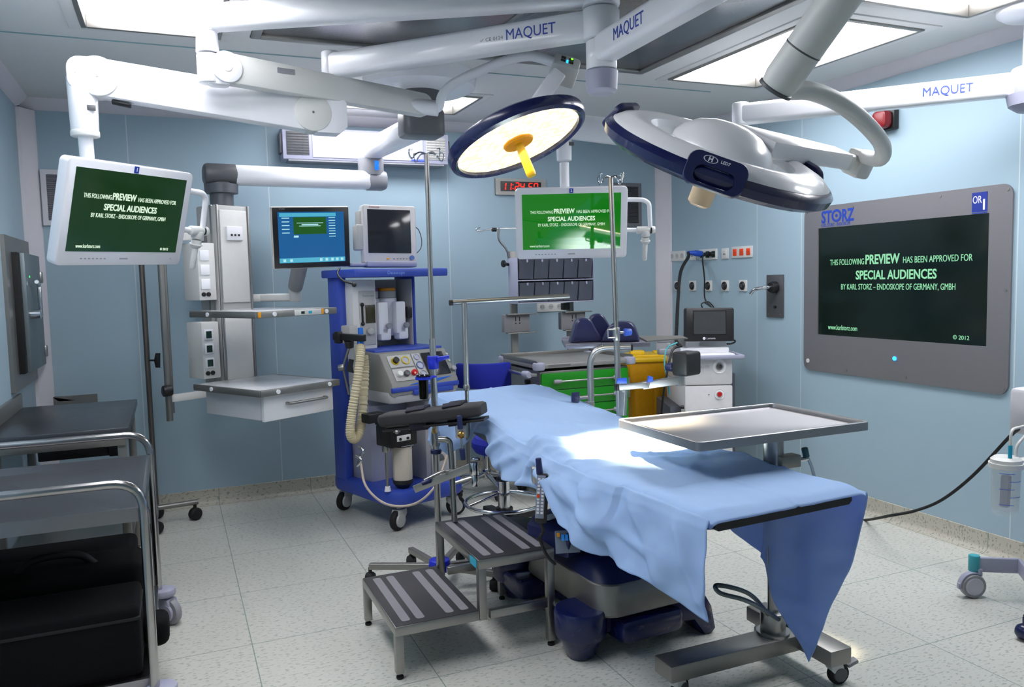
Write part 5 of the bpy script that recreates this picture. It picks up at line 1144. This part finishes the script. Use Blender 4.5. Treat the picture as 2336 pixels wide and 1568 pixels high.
# ---------------------------------------------------------------- accessories on the rails
AB = thing('arm_board', 'black padded arm board with two straps left of the table head', 'arm board', tuple(atd(990, 960, 3.58)))
k0, k1 = atd(868, 958, 3.62), atd(1104, 932, 3.5); d_ = (k1-k0).normalized(); L_ = (k1-k0).length
XB = frame(k0, d_)
rings = []
for t_, w, h in ((0, .07, .03), (.03, .115, .05), (.08, .125, .056), (.85, .125, .056), (.97, .12, .054), (1, .1, .045)): rings.append([V((x, y, L_*t_)) for x, y in rrect(w, h, .014, 5)])
P(XB).loft(rings).done('pad', PAD, AB, True)
P(XB).prism(rrect(.09, .012, .005), L_*.97, Matrix.Translation((0, -.045, .02))).done('board', BLACK, AB, True)
for t_ in (.37, .72):
    o_ = rrect(.149, .098, .016, 5, 0, -.014); i_ = rrect(.127, .08, .014, 5, 0, -.014)
    P(XB).loft([[V((x, y, z)) for x, y in o] for o, z in ((o_, L_*t_-.035), (o_, L_*t_+.04), (i_, L_*t_+.04), (i_, L_*t_-.035))], Matrix.Rotation(R(8), 4, 'Y'), closed=True).box((-.02, .035, L_*t_), (.07, .006, .085), rot=(0, 14, 6), bev=.002).done('strap', STRAP, AB, True)
# anaesthesia screen frame (L of steel tube)
SF = thing('anaesthesia_screen', 'L shaped steel anaesthesia screen frame rising at the table head', 'frame', (1.2, 3.40, .7))
s0_ = V((1.205, 3.42, 0)); top = aty(1059, 692, 3.42); bot = aty(1090, 1078, 3.42)
P().cyl((top.x, 3.42, aty(1066, 888, 3.42).z), (top.x, 3.42, top.z), .0125).done('upper_post', ALU, SF, True)
P().cyl((top.x, 3.42, .64), (top.x, 3.42, aty(1066, 886, 3.42).z), .009).lathe([(.009, 0), (.016, .004), (.016, .022), (.0125, .03)], Matrix.Translation((top.x, 3.42, aty(1066, 892, 3.42).z))).done('lower_post', STEEL, SF, True)
P().cyl(V((top.x-.05, 3.435, top.z+.004)), aty(1298, 676, 3.36), .0125).done('cross_bar', STEEL, SF, True)
P().cyl(V((top.x-.065, 3.436, top.z+.0035)), V((top.x-.05, 3.435, top.z+.004)), .0127).done('end_plug', BLACK, SF, True)
# clamp bar with extra rods by the table head
CBR = thing('rail_extension', 'flat steel rail extension with round rods left of the table head', 'rail', tuple(atd(1020, 1090, 3.55)))
f0_, f1_ = atd(945, 1117, 3.55), atd(1085, 1062, 3.5)
P().prism(rrect(.008, .034, .002), (f1_-f0_).length, frame(f0_, f1_-f0_)).done('flat_bar', STEEL, CBR, True)
P().cyl(atd(1080, 1055, 3.5), atd(1082, 1085, 3.5), .02, bev=.004).box(atd(1083, 1048, 3.5), (.04, .03, .012), bev=.003).cyl(atd(1083, 1085, 3.5), atd(1083, 1110, 3.5), .016, bev=.003).done('rail_joint', CHROME, CBR, True)
P().tube(fillet([atd(1000, 1003, 3.56), atd(1026, 1003, 3.56), atd(1031, 1060, 3.56), atd(1037, 1190, 3.56)], .04), .0135).done('bent_tube', STEEL, CBR, True)
P().box(atd(1032, 1076, 3.54), (.07, .03, .02), bev=.004).done('tube_clamp', STEELD, CBR, True)
P().tube([atd(968, 1096, 3.53), atd(1000, 1080, 3.53), atd(1016, 1074, 3.54)], .006).done('lever', STEEL, CBR, True)
P().cyl(atd(982, 1096, 3.53), atd(962, 1104, 3.52), .012, .010, bev=.003).done('lever_grip', NAVYM, CBR, True)
P().cyl(atd(1040, 1102, 3.5), atd(1084, 1088, 3.5), .009).done('rod', ALU, CBR, True)
# drip stand on five feet, left of the table head
IV = thing('drip_stand', 'steel drip stand with blue collars and five wheeled feet left of the table', 'drip stand', (1.13, 3.61, 0))
ix, iy = 1.13, 3.61
zz = lambda y: aty(990, y, iy).z
P().cyl((ix, iy, .1), (ix, iy, .93), .0155).cyl((ix, iy, .93), (ix, iy, 1.21), .0155).done('lower_pole', ALU, IV, True)
P().cyl((ix, iy, 1.19), (ix, iy, zz(352)), .0115).done('upper_pole', mat('pole_warm_steel', 'c9c0ba', .25, 1.), IV, True)
P().cyl((ix, iy, zz(842)), (ix, iy, zz(820)), .024, .028, bev=.003).cyl((ix, iy, zz(822)), (ix, iy, zz(812)), .028, bev=.003).prism([(0, -.012), (.06, .002), (.06, .018), (0, .012)], .022, Matrix(((1, 0, 0, ix+.01), (0, 0, 1, iy-.035), (0, 1, 0, zz(820)), (0, 0, 0, 1))), bev=.004).done('height_lock', BLUE, IV, True)
P().lathe([(.03, 0), (.038, 0), (.038, .012), (.03, .012), (.03, 0)], Matrix.Translation((ix-.06, iy-.03, zz(862)))).box((ix-.012, iy-.015, zz(859)), (.05, .014, .012), rot=(0, 0, 25), bev=.003).done('bottle_holder', BLUE, IV, True)
bt_ = P().lathe([(0, zz(908)), (.02, zz(906)), (.023, zz(896)), (.023, zz(866)), (.036, zz(853)), (.034, zz(853)), (.021, zz(866))], Matrix.Translation((ix-.06, iy-.03, 0))).done('drip_bottle', mat('chrome_bottle', '3a3834', .12, .9), IV, True)
P().cyl((ix, iy, zz(1018)), (ix, iy, zz(985)), .020, bev=.003).done('sleeve', STEEL, IV, True)
P().cyl((ix, iy, zz(1036)), (ix, iy, zz(1026)), .026, bev=.004).done('blue_collar', NAVYM, IV, True)
lbl(P().cyl((ix-.015, iy-.03, zz(975)), (ix-.015, iy-.03, zz(985)), .01, .014).done('brass_nut', BRASS, IV, True), 'brass nut')
P().cyl((ix, iy, .085), (ix, iy, .14), .055, .05, bev=.006).done('base_hub', BLUE, IV, True)
legs = [(1.125-.005, 4.02), (.80, 3.62), (1.36, 3.40), (1.40, 3.72), (.93, 3.27)]
legs = [(.955, 3.70) , (1.02, 3.28), (1.345, 3.38), (1.42, 3.72), (1.18, 3.95)]
legs = [atz(938, 1270, .05), atz(840, 1308, .05), atz(1128, 1325, .05), atz(1150, 1290, .05), atz(1075, 1230, .05)]
for l_ in legs:
    q = V((l_.x, l_.y, .085)); c_ = V((ix, iy, .105)); q = c_ + (q-c_).normalized()*min(.36, (q-c_).length)
    p = P(); p.prism(rrect(.03, .03, .004), (q-c_).length, frame(c_, q-c_)); p.done('leg', STEELD, IV, True)
    P().lathe([(0, -.02), (.022, -.022), (.028, -.012), (.028, .012), (.022, .022), (0, .02)], Matrix.Translation((q.x, q.y, .028)) @ Matrix.Rotation(R(60), 4, 'Z') @ Matrix.Rotation(pi/2, 4, 'X'), 20).cyl((q.x, q.y, .04), (q.x, q.y, .08), .009).done('caster', RUBBER, IV, True)
zt_ = zz(352)
def hooks(p, x, y, z, r=.10):
    for k in range(4):
        a = R(20+90*k); d = V((cos(a), sin(a), 0)); c = V((x, y, z)); p.tube(spline([c, c+d*r*.4+V((0, 0, .004)), c+d*r*.7+V((0, 0, -.012)), c+d*r*.75+V((0, 0, -.022)), c+d*r*.9+V((0, 0, -.026)), c+d*r+V((0, 0, -.008)), c+d*r*.97+V((0, 0, .012)), c+d*r*.8+V((0, 0, .012))], 6), .0034, 8)
    return p
hooks(P(), ix, iy, zt_).done('hook', CHROME, IV, True)
# drip pole clamped on the right rail
I2 = thing('drip_pole', 'thin steel drip pole with hooks in front of the middle monitor', 'drip stand', (1.90, 3.25, .75))
t2 = atd(1393, 405, 3.70); b2 = atd(1413, 950, 3.70); b2.x, b2.y = b2.x, b2.y
m2_ = t2.lerp(b2, .66)
P().cyl(b2, m2_, .0135).done('lower_pole', ALU, I2, True)
P().cyl(m2_, t2, .0115).done('upper_pole', mat('pole_warm_steel', 'c9c0ba', .25, 1.), I2, True)
hooks(P(), t2.x, t2.y, t2.z, .075).done('hook', CHROME, I2, True)
k_ = t2.lerp(b2, .655)
P().cyl(k_+V((0, 0, -.03)), k_+V((0, 0, .03)), .017, bev=.003).tube(fillet([k_+V((-.015, -.01, .022)), k_+V((-.05, -.01, .022)), k_+V((-.05, -.01, -.016)), k_+V((-.015, -.01, -.016))], .004), .004).cyl(k_+V((.012, -.01, .006)), k_+V((.04, -.012, .006)), .006).done('slide_clamp', ALU, I2, True)
P().cyl(k_+V((.035, -.012, .006)), k_+V((.07, -.015, .006)), .018, .016, bev=.004).done('clamp_knob', mat('knob_blue', '2b50b4', .4), I2, True)
# side support with black pad
SP = thing('side_support', 'black padded side support on steel bar at the right rail', 'support pad', tuple(atd(1412, 935, 3.62)))
e_ = lambda x, y, d=3.62: atd(x, y, d)
P().prism(rrect(.03, .022, .003), (e_(1420, 948)-e_(1423, 890)).length, frame(e_(1420, 948), e_(1423, 890)-e_(1420, 948))).cyl(e_(1422, 895), e_(1422, 886), .016).done('upright', ALU, SP, True)
p = P(); beam(p, e_(1412, 884), e_(1480, 878, 3.61), .03, .026, .003, .001); beam(p, e_(1466, 880), e_(1553, 867, 3.6), .038, .034, .003, .001); p.box(e_(1550, 868, 3.6), (.03, .03, .05), bev=.003); p.done('cross_bar', ALU, SP, True)
P().box(e_(1407, 884), (.012, .03, .03), bev=.003).done('end_plug', BLACK, SP, True)
P().prism([(-.024, -.012), (.024, -.012), (.022, .014), (-.02, .012)], .03, frame(e_(1417, 869), -CF, CU), bev=.004).done('lever_knob', mat('knob_blue', '2b50b4'), SP, True)
P().prism([(-.013, -.014), (.013, -.010), (.014, .012), (-.008, .018)], .024, frame(e_(1481, 866, 3.58), -CF, CU), bev=.005).done('lever_knob', mat('knob_blue', '2b50b4'), SP, True)
P().cyl(e_(1481, 872, 3.6), e_(1478, 880, 3.6), .006).cyl(e_(1548, 862, 3.6), e_(1548, 853, 3.6), .012).done('stem', ALU, SP, True)
PD = face(e_(1566, 829, 3.60), 20, 0, 0)
P(PD).box((0, 0, 0), (.115, .085, .108), bev=.014, seg=3).done('pad', PADB, SP, True)
P().cyl(e_(1536, 838, 3.66), e_(1520, 838, 3.68), .022, .018, bev=.003).done('knob', NAVYM, SP, True)
# L tube carrying a steel tray with gel pads, on the right rail
TS = thing('tray_holder', 'bent steel tube clamped to the rail carrying a steel tray', 'tray', tuple(atd(1345, 920, 3.98)))
g_ = lambda x, y, d=3.98: atd(x, y, d)
P().tube(fillet([g_(1348, 925), g_(1346, 795), g_(1440, 793, 3.94)], .09, 10), .0165, 16).done('bent_tube', ALU, TS, True)
P().cyl(g_(1440, 793, 3.94), g_(1443, 793, 3.94), .0168).done('end_plug', BLACK, TS, True)
P().box(g_(1345, 922), (.04, .04, .03), bev=.006).cyl(g_(1340, 907, 3.96), g_(1322, 908, 3.95), .009).done('clamp', ALU, TS, True)
P().prism([(-.02, -.024), (.02, -.024), (.02, .024), (-.02, .02)], .03, frame(g_(1312, 905, 3.93), -CF, CU), bev=.006).done('clamp_knob', NAVYM, TS, True)
tc_ = atd(1385, 784, 4.02); TR = Matrix.Translation(tc_) @ Matrix.Rotation(R(-24), 4, 'Z')
p = P(TR); p.box((.0, .16, .0), (.42, .38, .006), bev=.001); p.box((0, -.03, -.008), (.42, .004, .022), bev=.001).box((-.21, .16, -.008), (.004, .38, .022), bev=.001).box((.21, .16, -.008), (.004, .38, .022), bev=.001).box((0, .35, .004), (.42, .004, .022), bev=.001); p.done('tray', mat('tray_steel', '9a98a4', .35, .8), TS, True)
P(TR).prism([(.2, -.01), (.43, .12), (.43, .3), (.2, .34)], .006, Matrix.Translation((0, 0, .004))).done('side_plate', mat('side_plate', '8c8880', .4, .7), TS, True)
P().cyl(g_(1372, 790, 4.0), g_(1372, 783, 4.0), .012).cyl(g_(1420, 789, 4.0), g_(1420, 783, 4.0), .012).done('tray_stud', CHROME, TS, True)
def gel(cx, cy, rz, prof, d, label):
    X = TR @ Matrix.Translation((cx, cy, .004)) @ Matrix.Rotation(R(rz), 4, 'Z')
    o = [(q.x, max(0, q.y)) for q in spline([V((x, y, 0)) for x, y in prof], 4)]
    p = P(X); p.prism(o, d, Matrix(((1, 0, 0, 0), (0, 0, 1, -d/2), (0, 1, 0, 0), (0, 0, 0, 1))), bev=.012, seg=3)
    return solo(p, 'gel_pad', GEL, label, 'pad', 'gel pads on the steel tray')
gel(-.10, .10, 8, [(-.085, 0), (-.07, .05), (-.052, .105), (-.03, .122), (.0, .122), (.022, .112), (.045, .07), (.075, .02), (.09, 0)], .09, 'left navy gel pad on the steel tray, its sloping side to the right')
gel(-.02, .27, 0, [(-.07, 0), (-.06, .06), (-.04, .12), (-.01, .135), (.02, .13), (.045, .1), (.07, .05), (.085, 0)], .08, 'rear navy gel pad, half hidden between the two in front')
gel(.085, .09, -10, [(-.105, 0), (-.085, .045), (-.055, .085), (-.02, .1), (.03, .1), (.062, .085), (.082, .04), (.09, 0)], .12, 'right navy gel pad behind the drip pole, broad and dome shaped')
# ---------------------------------------------------------------- two-step stool
SS = thing('step_stool', 'two-step steel stool with grip strips standing in front of the table', 'step stool', (1.03, 3.085, 0), 0)
x0, x1, x2, y0, y1 = .70-1.03, 1.035-1.03, 1.36-1.03, 2.81-3.085, 3.36-3.085
def tread(xa, xb, z, nm):
    t_ = P().box(((xa+xb)/2, (y0+y1)/2, z-.019), (xb-xa, y1-y0, .038), bev=.004).done(nm, STEEL, SS)
    P().box(((xa+xb)/2, (y0+y1)/2, z+.0005), (xb-xa-.008, y1-y0-.008, .002), bev=0).done('tread_plate', TREAD, t_)
    p = P()
    for k in (.1, .27, .62, .80): p.prism(rrect(.034, y1-y0-.07, .012), .0015, Matrix.Translation((xa+(xb-xa)*k+.02, (y0+y1)/2, z+.0015)))
    p.done('grip_strip', GRIP, t_)
tread(x0, x1+.0, .205, 'lower_step'); tread(x1, x2, .405, 'upper_step')
L_ = .032
for x, y, z0, z1_ in ((x0+.016, y0+.016, .022, .17), (x0+.016, y1-.016, .022, .17), (x2-.016, y0+.016, .022, .37), (x2-.016, y1-.016, .022, .37), (x1+.016, y0+.016, .165, .37), (x1+.016, y1-.016, .165, .37)):
    lg = P().box((x, y, (z0+z1_)/2), (L_, L_, z1_-z0), bev=.003).done('leg', STEEL, SS)
    if z0 < .1: P().cyl((x, y, 0), (x, y, .012), .014, bev=.003).cyl((x, y, .01), (x, y, .026), .008).done('rubber_foot', RUBBER, lg)
for y in (y0+.016, y1-.016): P().box(((x1+x2)/2+.016, y, .18), (x2-x1-.06, .026, .034), bev=.003).done('stretcher', STEEL, SS)
P().box((x1-.0015, y0+.055, .385), (.002, .07, .032), bev=0).done('sticker', CYAN, SS)
# ---------------------------------------------------------------- instrument table (tray on a column) front right
IT = thing('instrument_table', 'steel instrument table with big rimmed tray on T shaped wheeled base, front right', 'table', (2.2, 2.5, 0), 0)
c0_, c1_ = atz(1400, 955, .945), atz(1975, 958, .945); tx0, tx1, ty0, ty1 = 1.53, 2.275, 2.09, 2.595
tw, td = tx1-tx0, ty1-ty0
def trayring(z, k, r=.02): return [V(((tx0+tx1)/2+x, (ty0+ty1)/2+y, z)) for x, y in rrect(tw-2*k, td-2*k, r, 5)]
P().loft([trayring(.912, .006), trayring(.914, 0), trayring(.943, 0), trayring(.945, .002), trayring(.945, .010), trayring(.943, .012), trayring(.93, .014), trayring(.927, .02)]).done('tray', mat('tray_bright_steel', 'a3a2a4', .4, 1., var=.02, scale=2), IT, True)
P().box((1.9, 2.34, .904), (.5, .06, .014), bev=.003).box((1.99, 2.34, .895), (.07, .3, .02), bev=.003).done('tray_bracket', STEELD, IT, True)
ptop = .90; cxp, cyp = 1.99, 2.265
P().cyl((cxp, cyp, .72), (cxp, cyp, .895), .036).done('outer_column', STEEL, IT, True)
P().cyl((cxp, cyp, .2), (cxp, cyp, .73), .02).done('inner_column', STEEL, IT, True)
P().box((cxp+.035, cyp-.03, .80), (.09, .05, .045), bev=.004).done('lock_block', STEELD, IT, True)
lv = P().cyl((cxp+.07, cyp-.04, .80), (cxp+.115, cyp-.05, .805), .008).tube([(cxp+.11, cyp-.05, .815), (cxp+.125, cyp-.055, .78), (cxp+.15, cyp-.06, .70)], .006).done('lock_lever', CHROME, IT, True)
P().cyl((cxp+.108, cyp-.05, .81), (cxp+.100, cyp-.048, .845), .012, bev=.003).done('lever_grip', mat('dark_teal', '1e5560', .4), lv, True)
P().cyl((cxp+.15, cyp-.06, .70), (cxp+.157, cyp-.061, .675), .011, bev=.003).done('lever_grip', mat('dark_teal', '1e5560', .4), lv, True)
P().cyl((cxp, cyp, .155), (cxp, cyp, .235), .046, bev=.004).cyl((cxp, cyp, .148), (cxp, cyp, .16), .06).done('base_collar', STEEL, IT, True)
P().box((1.80, 2.258, .12), (.60, .105, .06), bev=.006).done('base_beam', STEELD, IT, True)
P().box((2.112, 2.28, .12), (.098, .45, .06), bev=.006).done('cross_beam', STEELD, IT, True)
for x, y, yw, nm in ((1.555, 2.25, 20, 0), (2.125, 2.10, -10, 0), (2.10, 2.46, 60, 0)):
    cs_ = caster(IT, x-2.2, y-2.5, .095, .04, RUBBER, OFFW, yw, .026, DGREY)
    P(Matrix.Translation((x-2.2, y-2.5, 0)) @ Matrix.Rotation(R(yw), 4, 'Z')).box((.068, 0, .072), (.045, .03, .014), rot=(0, -22, 0), bev=.004).done('brake_pedal', GREYP, cs_)
# foot pedal loop
pf = [atd(1640, 1342, 2.55), atd(1680, 1352, 2.57), atd(1718, 1370, 2.65), atd(1752, 1402, 2.78)]
P().tube(spline([pf[3], pf[2]+V((0, 0, .012)), pf[1]+V((0, 0, .012)), pf[0]+V((-.01, 0, .01)), pf[0]+V((-.01, -.02, -.008)), pf[1]+V((0, -.03, -.012)), pf[2]+V((0, -.03, -.012)), pf[3]+V((.02, -.03, -.01))], 8), .0075).done('foot_pedal', mat('pedal_grey', '5c666a', .35, .6), IT, True)
# ---------------------------------------------------------------- left side: trolley, bags, worktop, mobile stand
TL = thing('steel_trolley', 'tubular steel trolley with two trays and grey bumpers at left front', 'trolley', (-.42, 3.30, 0), 0)
ty0_, ty1_ = 2.84, 3.74; xr, xl = -.115, -.76
zt_ = .765
def tray2(z, nm, dz=.045):
    o = rrect(xr-xl, ty1_-ty0_, .02, 4, (xr+xl)/2, (ty0_+ty1_)/2); k = lambda r, q: [V(((xr+xl)/2+(x-(xr+xl)/2)*(1-q/(xr-xl)*2), (ty0_+ty1_)/2+(y-(ty0_+ty1_)/2)*(1-q/(ty1_-ty0_)*2), r)) for x, y in o]
    P().loft([k(z-dz, 0), k(z, 0), k(z, .014), k(z-.022, .042)]).done(nm, mat('trolley_tray', '9b9a9e', .3, 1., var=.02, scale=2), TL, True)
tray2(zt_, 'upper_tray'); tray2(.185, 'lower_tray')
for y, zb in ((ty0_-.016, .16), (ty1_+.016, .16)):
    P().tube(fillet([(xr+.0, y, zb), (xr+.0, y, .855), (xl-.0, y, .855), (xl-.0, y, zb)], .10, 8), .0155, 16).done('tube_frame', mat('polished_tube', 'b4b2b2', .18, 1.), TL, True)
for x, y in ((xr, ty0_-.016), (xr, ty1_+.016), (xl+.03, ty0_+.06), (xl+.03, ty1_-.06)):
    P().cyl((x+(.02 if x > -.3 else 0), y, .128), (x+(.02 if x > -.3 else 0), y, .16), .05, bev=.008).done('bumper', LILAC, TL, True)
    caster(TL, x+.42+(.03 if x > -.3 else 0), y-3.30, .13, .058, GREYP, LILAC, -50, .035, LILAC)
# two black bags on the lower tray
B1 = thing('equipment_bag', 'large black box bag on the lower trolley tray, nearest the viewer', 'bag', (-.45, 3.0, .19))
P().box((-.45, 3.0, .308), (.60, .27, .24), bev=.02, seg=3).done('bag_body', BAG, B1, True)
P().box((-.45, 3.0, .385), (.606, .276, .012), bev=.004).done('zip_seam', RUBBER, B1, True)
B2 = thing('equipment_bag', 'black carrying bag with arched handle behind the box bag', 'bag', (-.45, 3.42, .19))
P().box((-.44, 3.29, .335), (.60, .26, .29), bev=.045, seg=3).done('bag_body', BAG, B2, True)
P().tube(spline([(-.56, 3.25, .465), (-.51, 3.25, .51), (-.43, 3.25, .522), (-.35, 3.25, .51), (-.3, 3.25, .465)], 8), .014).done('bag_handle', RUBBER, B2, True)
B3 = thing('equipment_bag', 'rearmost black bag on the lower trolley tray, flat topped', 'bag', (-.45, 3.58, .19))
P().box((-.46, 3.57, .32), (.56, .26, .265), bev=.03, seg=3).done('bag_body', BAG, B3, True)
solo(P().box((-.108, 3.10, .25), (.085, .14, .10), bev=.03, seg=3), 'pouch', BAG, 'small black pouch sticking out at the right end of the trolley', 'pouch')
# steel worktop against the left wall
WT_ = thing('steel_worktop', 'dark steel worktop table with raised edge in the left corner', 'table', (-.5, 4.6, 0))
wy0, wy1, wx1 = 4.02, 5.02, -.205
P().box(((XL+wx1)/2+.002, (wy0+wy1)/2, .83), (wx1-XL-.004, wy1-wy0, .035), bev=.004).done('table_top', mat('worktop_steel', '66676c', .32, .9, var=.06), WT_, True)
P().box((XL+.012, (wy0+wy1)/2, .885), (.018, wy1-wy0, .08), bev=.003).done('upstand', STEELD, WT_, True)
P().box(((XL+wx1)/2, wy0+.012, .79), (wx1-XL-.03, .02, .05), bev=.003).done('apron', STEELD, WT_, True)
for x in (XL+.05, wx1-.035):
    for y in (wy0+.04, wy1-.04): P().box((x, y, .41), (.038, .038, .80), bev=.003).done('leg', STEELD, WT_, True)
P().box(((XL+wx1)/2, (wy0+wy1)/2, .22), (wx1-XL-.06, wy1-wy0-.06, .025), bev=.003).done('undershelf', STEELD, WT_, True)
P().box((-.45, 4.35, .72), (.3, .3, .06), bev=.006).box((-.27, 4.2, .72), (.07, .06, .06), bev=.006).done('drawer_runner', BLACK, WT_, True)
# slim wheeled pole by the back wall
MS = thing('pole_stand', 'slim dull steel pole on casters with black wing screw near the back wall', 'stand', (-.15, 5.36, 0))
P().cyl((-.15, 5.40, .12), (-.15, 5.40, 1.72), .016).done('pole', mat('dull_pole', '77706a', .4, .9), MS, True)
P().cyl((-.14, 5.395, 1.035), (-.09, 5.36, 1.035), .006).prism([(-.012, -.045), (.012, -.045), (.012, .045), (-.012, .045), (-.02, .01), (-.02, -.01)], .02, frame((-.085, 5.36, 1.035), -CF, CU), bev=.004).done('wing_screw', BLACK, MS, True)
P().tube([(-.34, 5.33, .115), (.095, 5.39, .115)], .0165).tube([(-.15, 5.16, .115), (-.15, 5.56, .115)], .0165).done('foot_bar', STEELD, MS, True)
for x, y in ((.075, 5.387), (-.32, 5.335), (-.15, 5.18), (-.15, 5.54)):
    P().lathe([(0, -.024), (.03, -.026), (.04, -.016), (.04, .016), (.03, .026), (0, .024)], Matrix.Translation((x, y, .04)) @ Matrix.Rotation(pi/2, 4, 'X') @ Matrix.Rotation(R(30), 4, 'Y'), 24).cyl((x, y, .05), (x, y, .115), .01).done('caster', RUBBER, MS, True)
# ---------------------------------------------------------------- right edge: suction unit, stool wheels, cable
SU = thing('suction_unit', 'wheeled suction unit with clear graduated canister at the right edge', 'medical machine', (3.52, 2.25, 0))
sc = atd(2294, 1105, 3.33); cx_, cy_ = sc.x, sc.y
zq = lambda y: aty(2300, y, cy_).z
P().lathe([(0, zq(1168)), (.045, zq(1170)), (.05, zq(1164)), (.056, zq(1060)), (.054, zq(1060)), (.048, zq(1160)), (0, zq(1163))], Matrix.Translation((cx_, cy_, 0)), 32).done('canister', CLEAR, SU, True)
p = P(Matrix.Translation((cx_, cy_, 0)))
for k in range(5): p.lathe([(.0575-.0012*k, zq(1075)-k*.033), (.0578-.0012*k, zq(1075)-k*.033+.002)], None, 10, 190+(k % 2)*40, 250+(k % 2)*50)
p.done('graduation', mat('blue_marks', '2a66d8', .4), SU, True)
P().lathe([(0, zq(1040)), (.045, zq(1041)), (.058, zq(1047)), (.059, zq(1056)), (.054, zq(1062)), (0, zq(1062))], Matrix.Translation((cx_, cy_, 0)), 32).lathe([(.058, zq(1066)), (.065, zq(1066)), (.065, zq(1055)), (.058, zq(1055))], Matrix.Translation((cx_, cy_, 0)), 32).done('lid', OFFW, SU, True)
P().box((cx_, cy_, zq(1120)), (.045, .03, .13), rot=(0, 6, 20), bev=.003).done('filter_pack', mat('filter_grey', '85839a', .5), SU, True)
P().cyl((cx_-.02, cy_-.03, zq(1040)), (cx_-.02, cy_-.03, zq(1012)), .008).done('blue_connector', CYAN, SU, True)
P().tube(fillet([(cx_-.02, cy_-.03, zq(1012)), (cx_-.018, cy_-.03, zq(976)), (cx_+.2, cy_, zq(974))], .03), .006).tube(spline([(cx_+.03, cy_-.02, zq(1040)), (cx_+.035, cy_-.02, zq(1018)), (cx_+.07, cy_-.02, zq(1002)), (cx_+.15, cy_, zq(990))], 6), .006).done('suction_tube', mat('pale_tube', 'd8d6d2', .3), SU, True)
P().box((cx_+.1, cy_+.0, zq(1060)), (.1, .05, .03), bev=.006).done('canister_bracket', OFFW, SU, True)
P().box((cx_+.285, cy_+.02, .86), (.22, .2, .2), bev=.02).done('pump_box', mat('pump_grey', 'cfcdd2', .4), SU, True)
P().cyl((cx_+.17, cy_, .1), (cx_+.17, cy_, .78), .02).done('column', STEEL, SU, True)
wq = atz(2218, 1363, 0)
lgp = [V((wq.x+.02, wq.y+.02, .14)), V((cx_-.02+.02, wq.y-.05, .14)), V((cx_+.17, cy_, .14))]
a_ = V((wq.x+.03, wq.y+.01, .145)); b_ = atd(2325, 1318, (atz(2218, 1363, 0)-EYEV).dot(CF)-.02); b_.z = .145
p = P(); p.prism(rrect(.018, .068, .006), (b_-a_).length, frame(a_, b_-a_)); p.prism(rrect(.018, .068, .006), (V((cx_+.17, cy_, .145))-b_).length, frame(b_, V((cx_+.17, cy_, .145))-b_)); p.done('leg', LILAC, SU, True)
lbl(P().cyl((a_.x-.01, a_.y, .115), (a_.x-.01, a_.y, .19), .0235, bev=.004).done('teal_sleeve', TEAL, SU, True), 'teal sleeve over the caster')
wf = CF.copy(); wf.z = 0; wf.normalize()
wx = frame((wq.x, wq.y, .055), -wf)
P(wx).lathe([(0, -.016), (.05, -.02), (.055, -.012), (.055, .012), (.05, .02), (0, .016)], None, 32).done('wheel', GREYP, SU, True)
P(wx).lathe([(0, .021), (.036, .0225), (.042, .018), (0, .018)], None, 32).done('wheel_cover', mat('wheel_cover', 'b9b9c2', .4), SU, True)
P(wx).lathe([(.057, -.014), (.062, -.014), (.062, .014), (.057, .014), (.057, -.014)], None, 24, 60, 190).box((-.058, -.0, 0), (.02, .03, .022), bev=.006).cyl((.03, .045, 0), (.03, .075, 0), .012).done('wheel_fork', LILAC, SU, True)
# second wheeled base, only its black casters reach the frame
ST2 = thing('wheeled_stool', 'wheeled stool mostly out of frame, black casters at the right edge', 'stool', (3.29, 1.92, 0))
P().cyl((3.29, 1.9, .09), (3.29, 1.9, .5), .026).done('column', CHROME, ST2, True)
P().lathe([(0, .5), (.16, .5), (.18, .53), (.17, .57), (0, .58)], Matrix.Translation((3.29, 1.9, 0)), 32).done('seat', BLUEFAB, ST2, True)
for k in range(5):
    a = R(150+72*k); q = V((3.29+.27*cos(a), 1.9+.27*sin(a), .085))
    P().prism(rrect(.04, .03, .01), .27, frame((3.29, 1.9, .1), q-V((3.29, 1.9, .1)))).done('leg', BLACK, ST2, True)
    P().lathe([(0, -.025), (.024, -.027), (.032, -.014), (.032, .014), (.024, .027), (0, .025)], Matrix.Translation((q.x, q.y, .032)) @ Matrix.Rotation(R(70*k), 4, 'Z') @ Matrix.Rotation(pi/2, 4, 'X'), 20).cyl((q.x, q.y, .04), (q.x, q.y, .09), .01).done('caster', NAVY, ST2, True)
# cable from the suction unit to the floor behind the table
cb_ = [V((cx_+.1, cy_+.02, .80)), atd(2300, 1000, 3.5), atd(2220, 1085, 3.75), atd(2150, 1140, 3.95), atd(2090, 1165, 4.05), atd(2030, 1177, 4.1)]
e1_ = atz(1975, 1187, .008); e2_ = atz(1930, 1187, .008); e3_ = V((2.9, 4.1, .008)); 
solo(P().tube(spline(cb_+[e1_, e2_, V((e2_.x-.4, e2_.y+.1, .008)), V((2.4, 3.9, .008))], 8), .0075), 'mains_cable', RUBBER, 'black cable looping down the right wall onto the floor', 'cable')
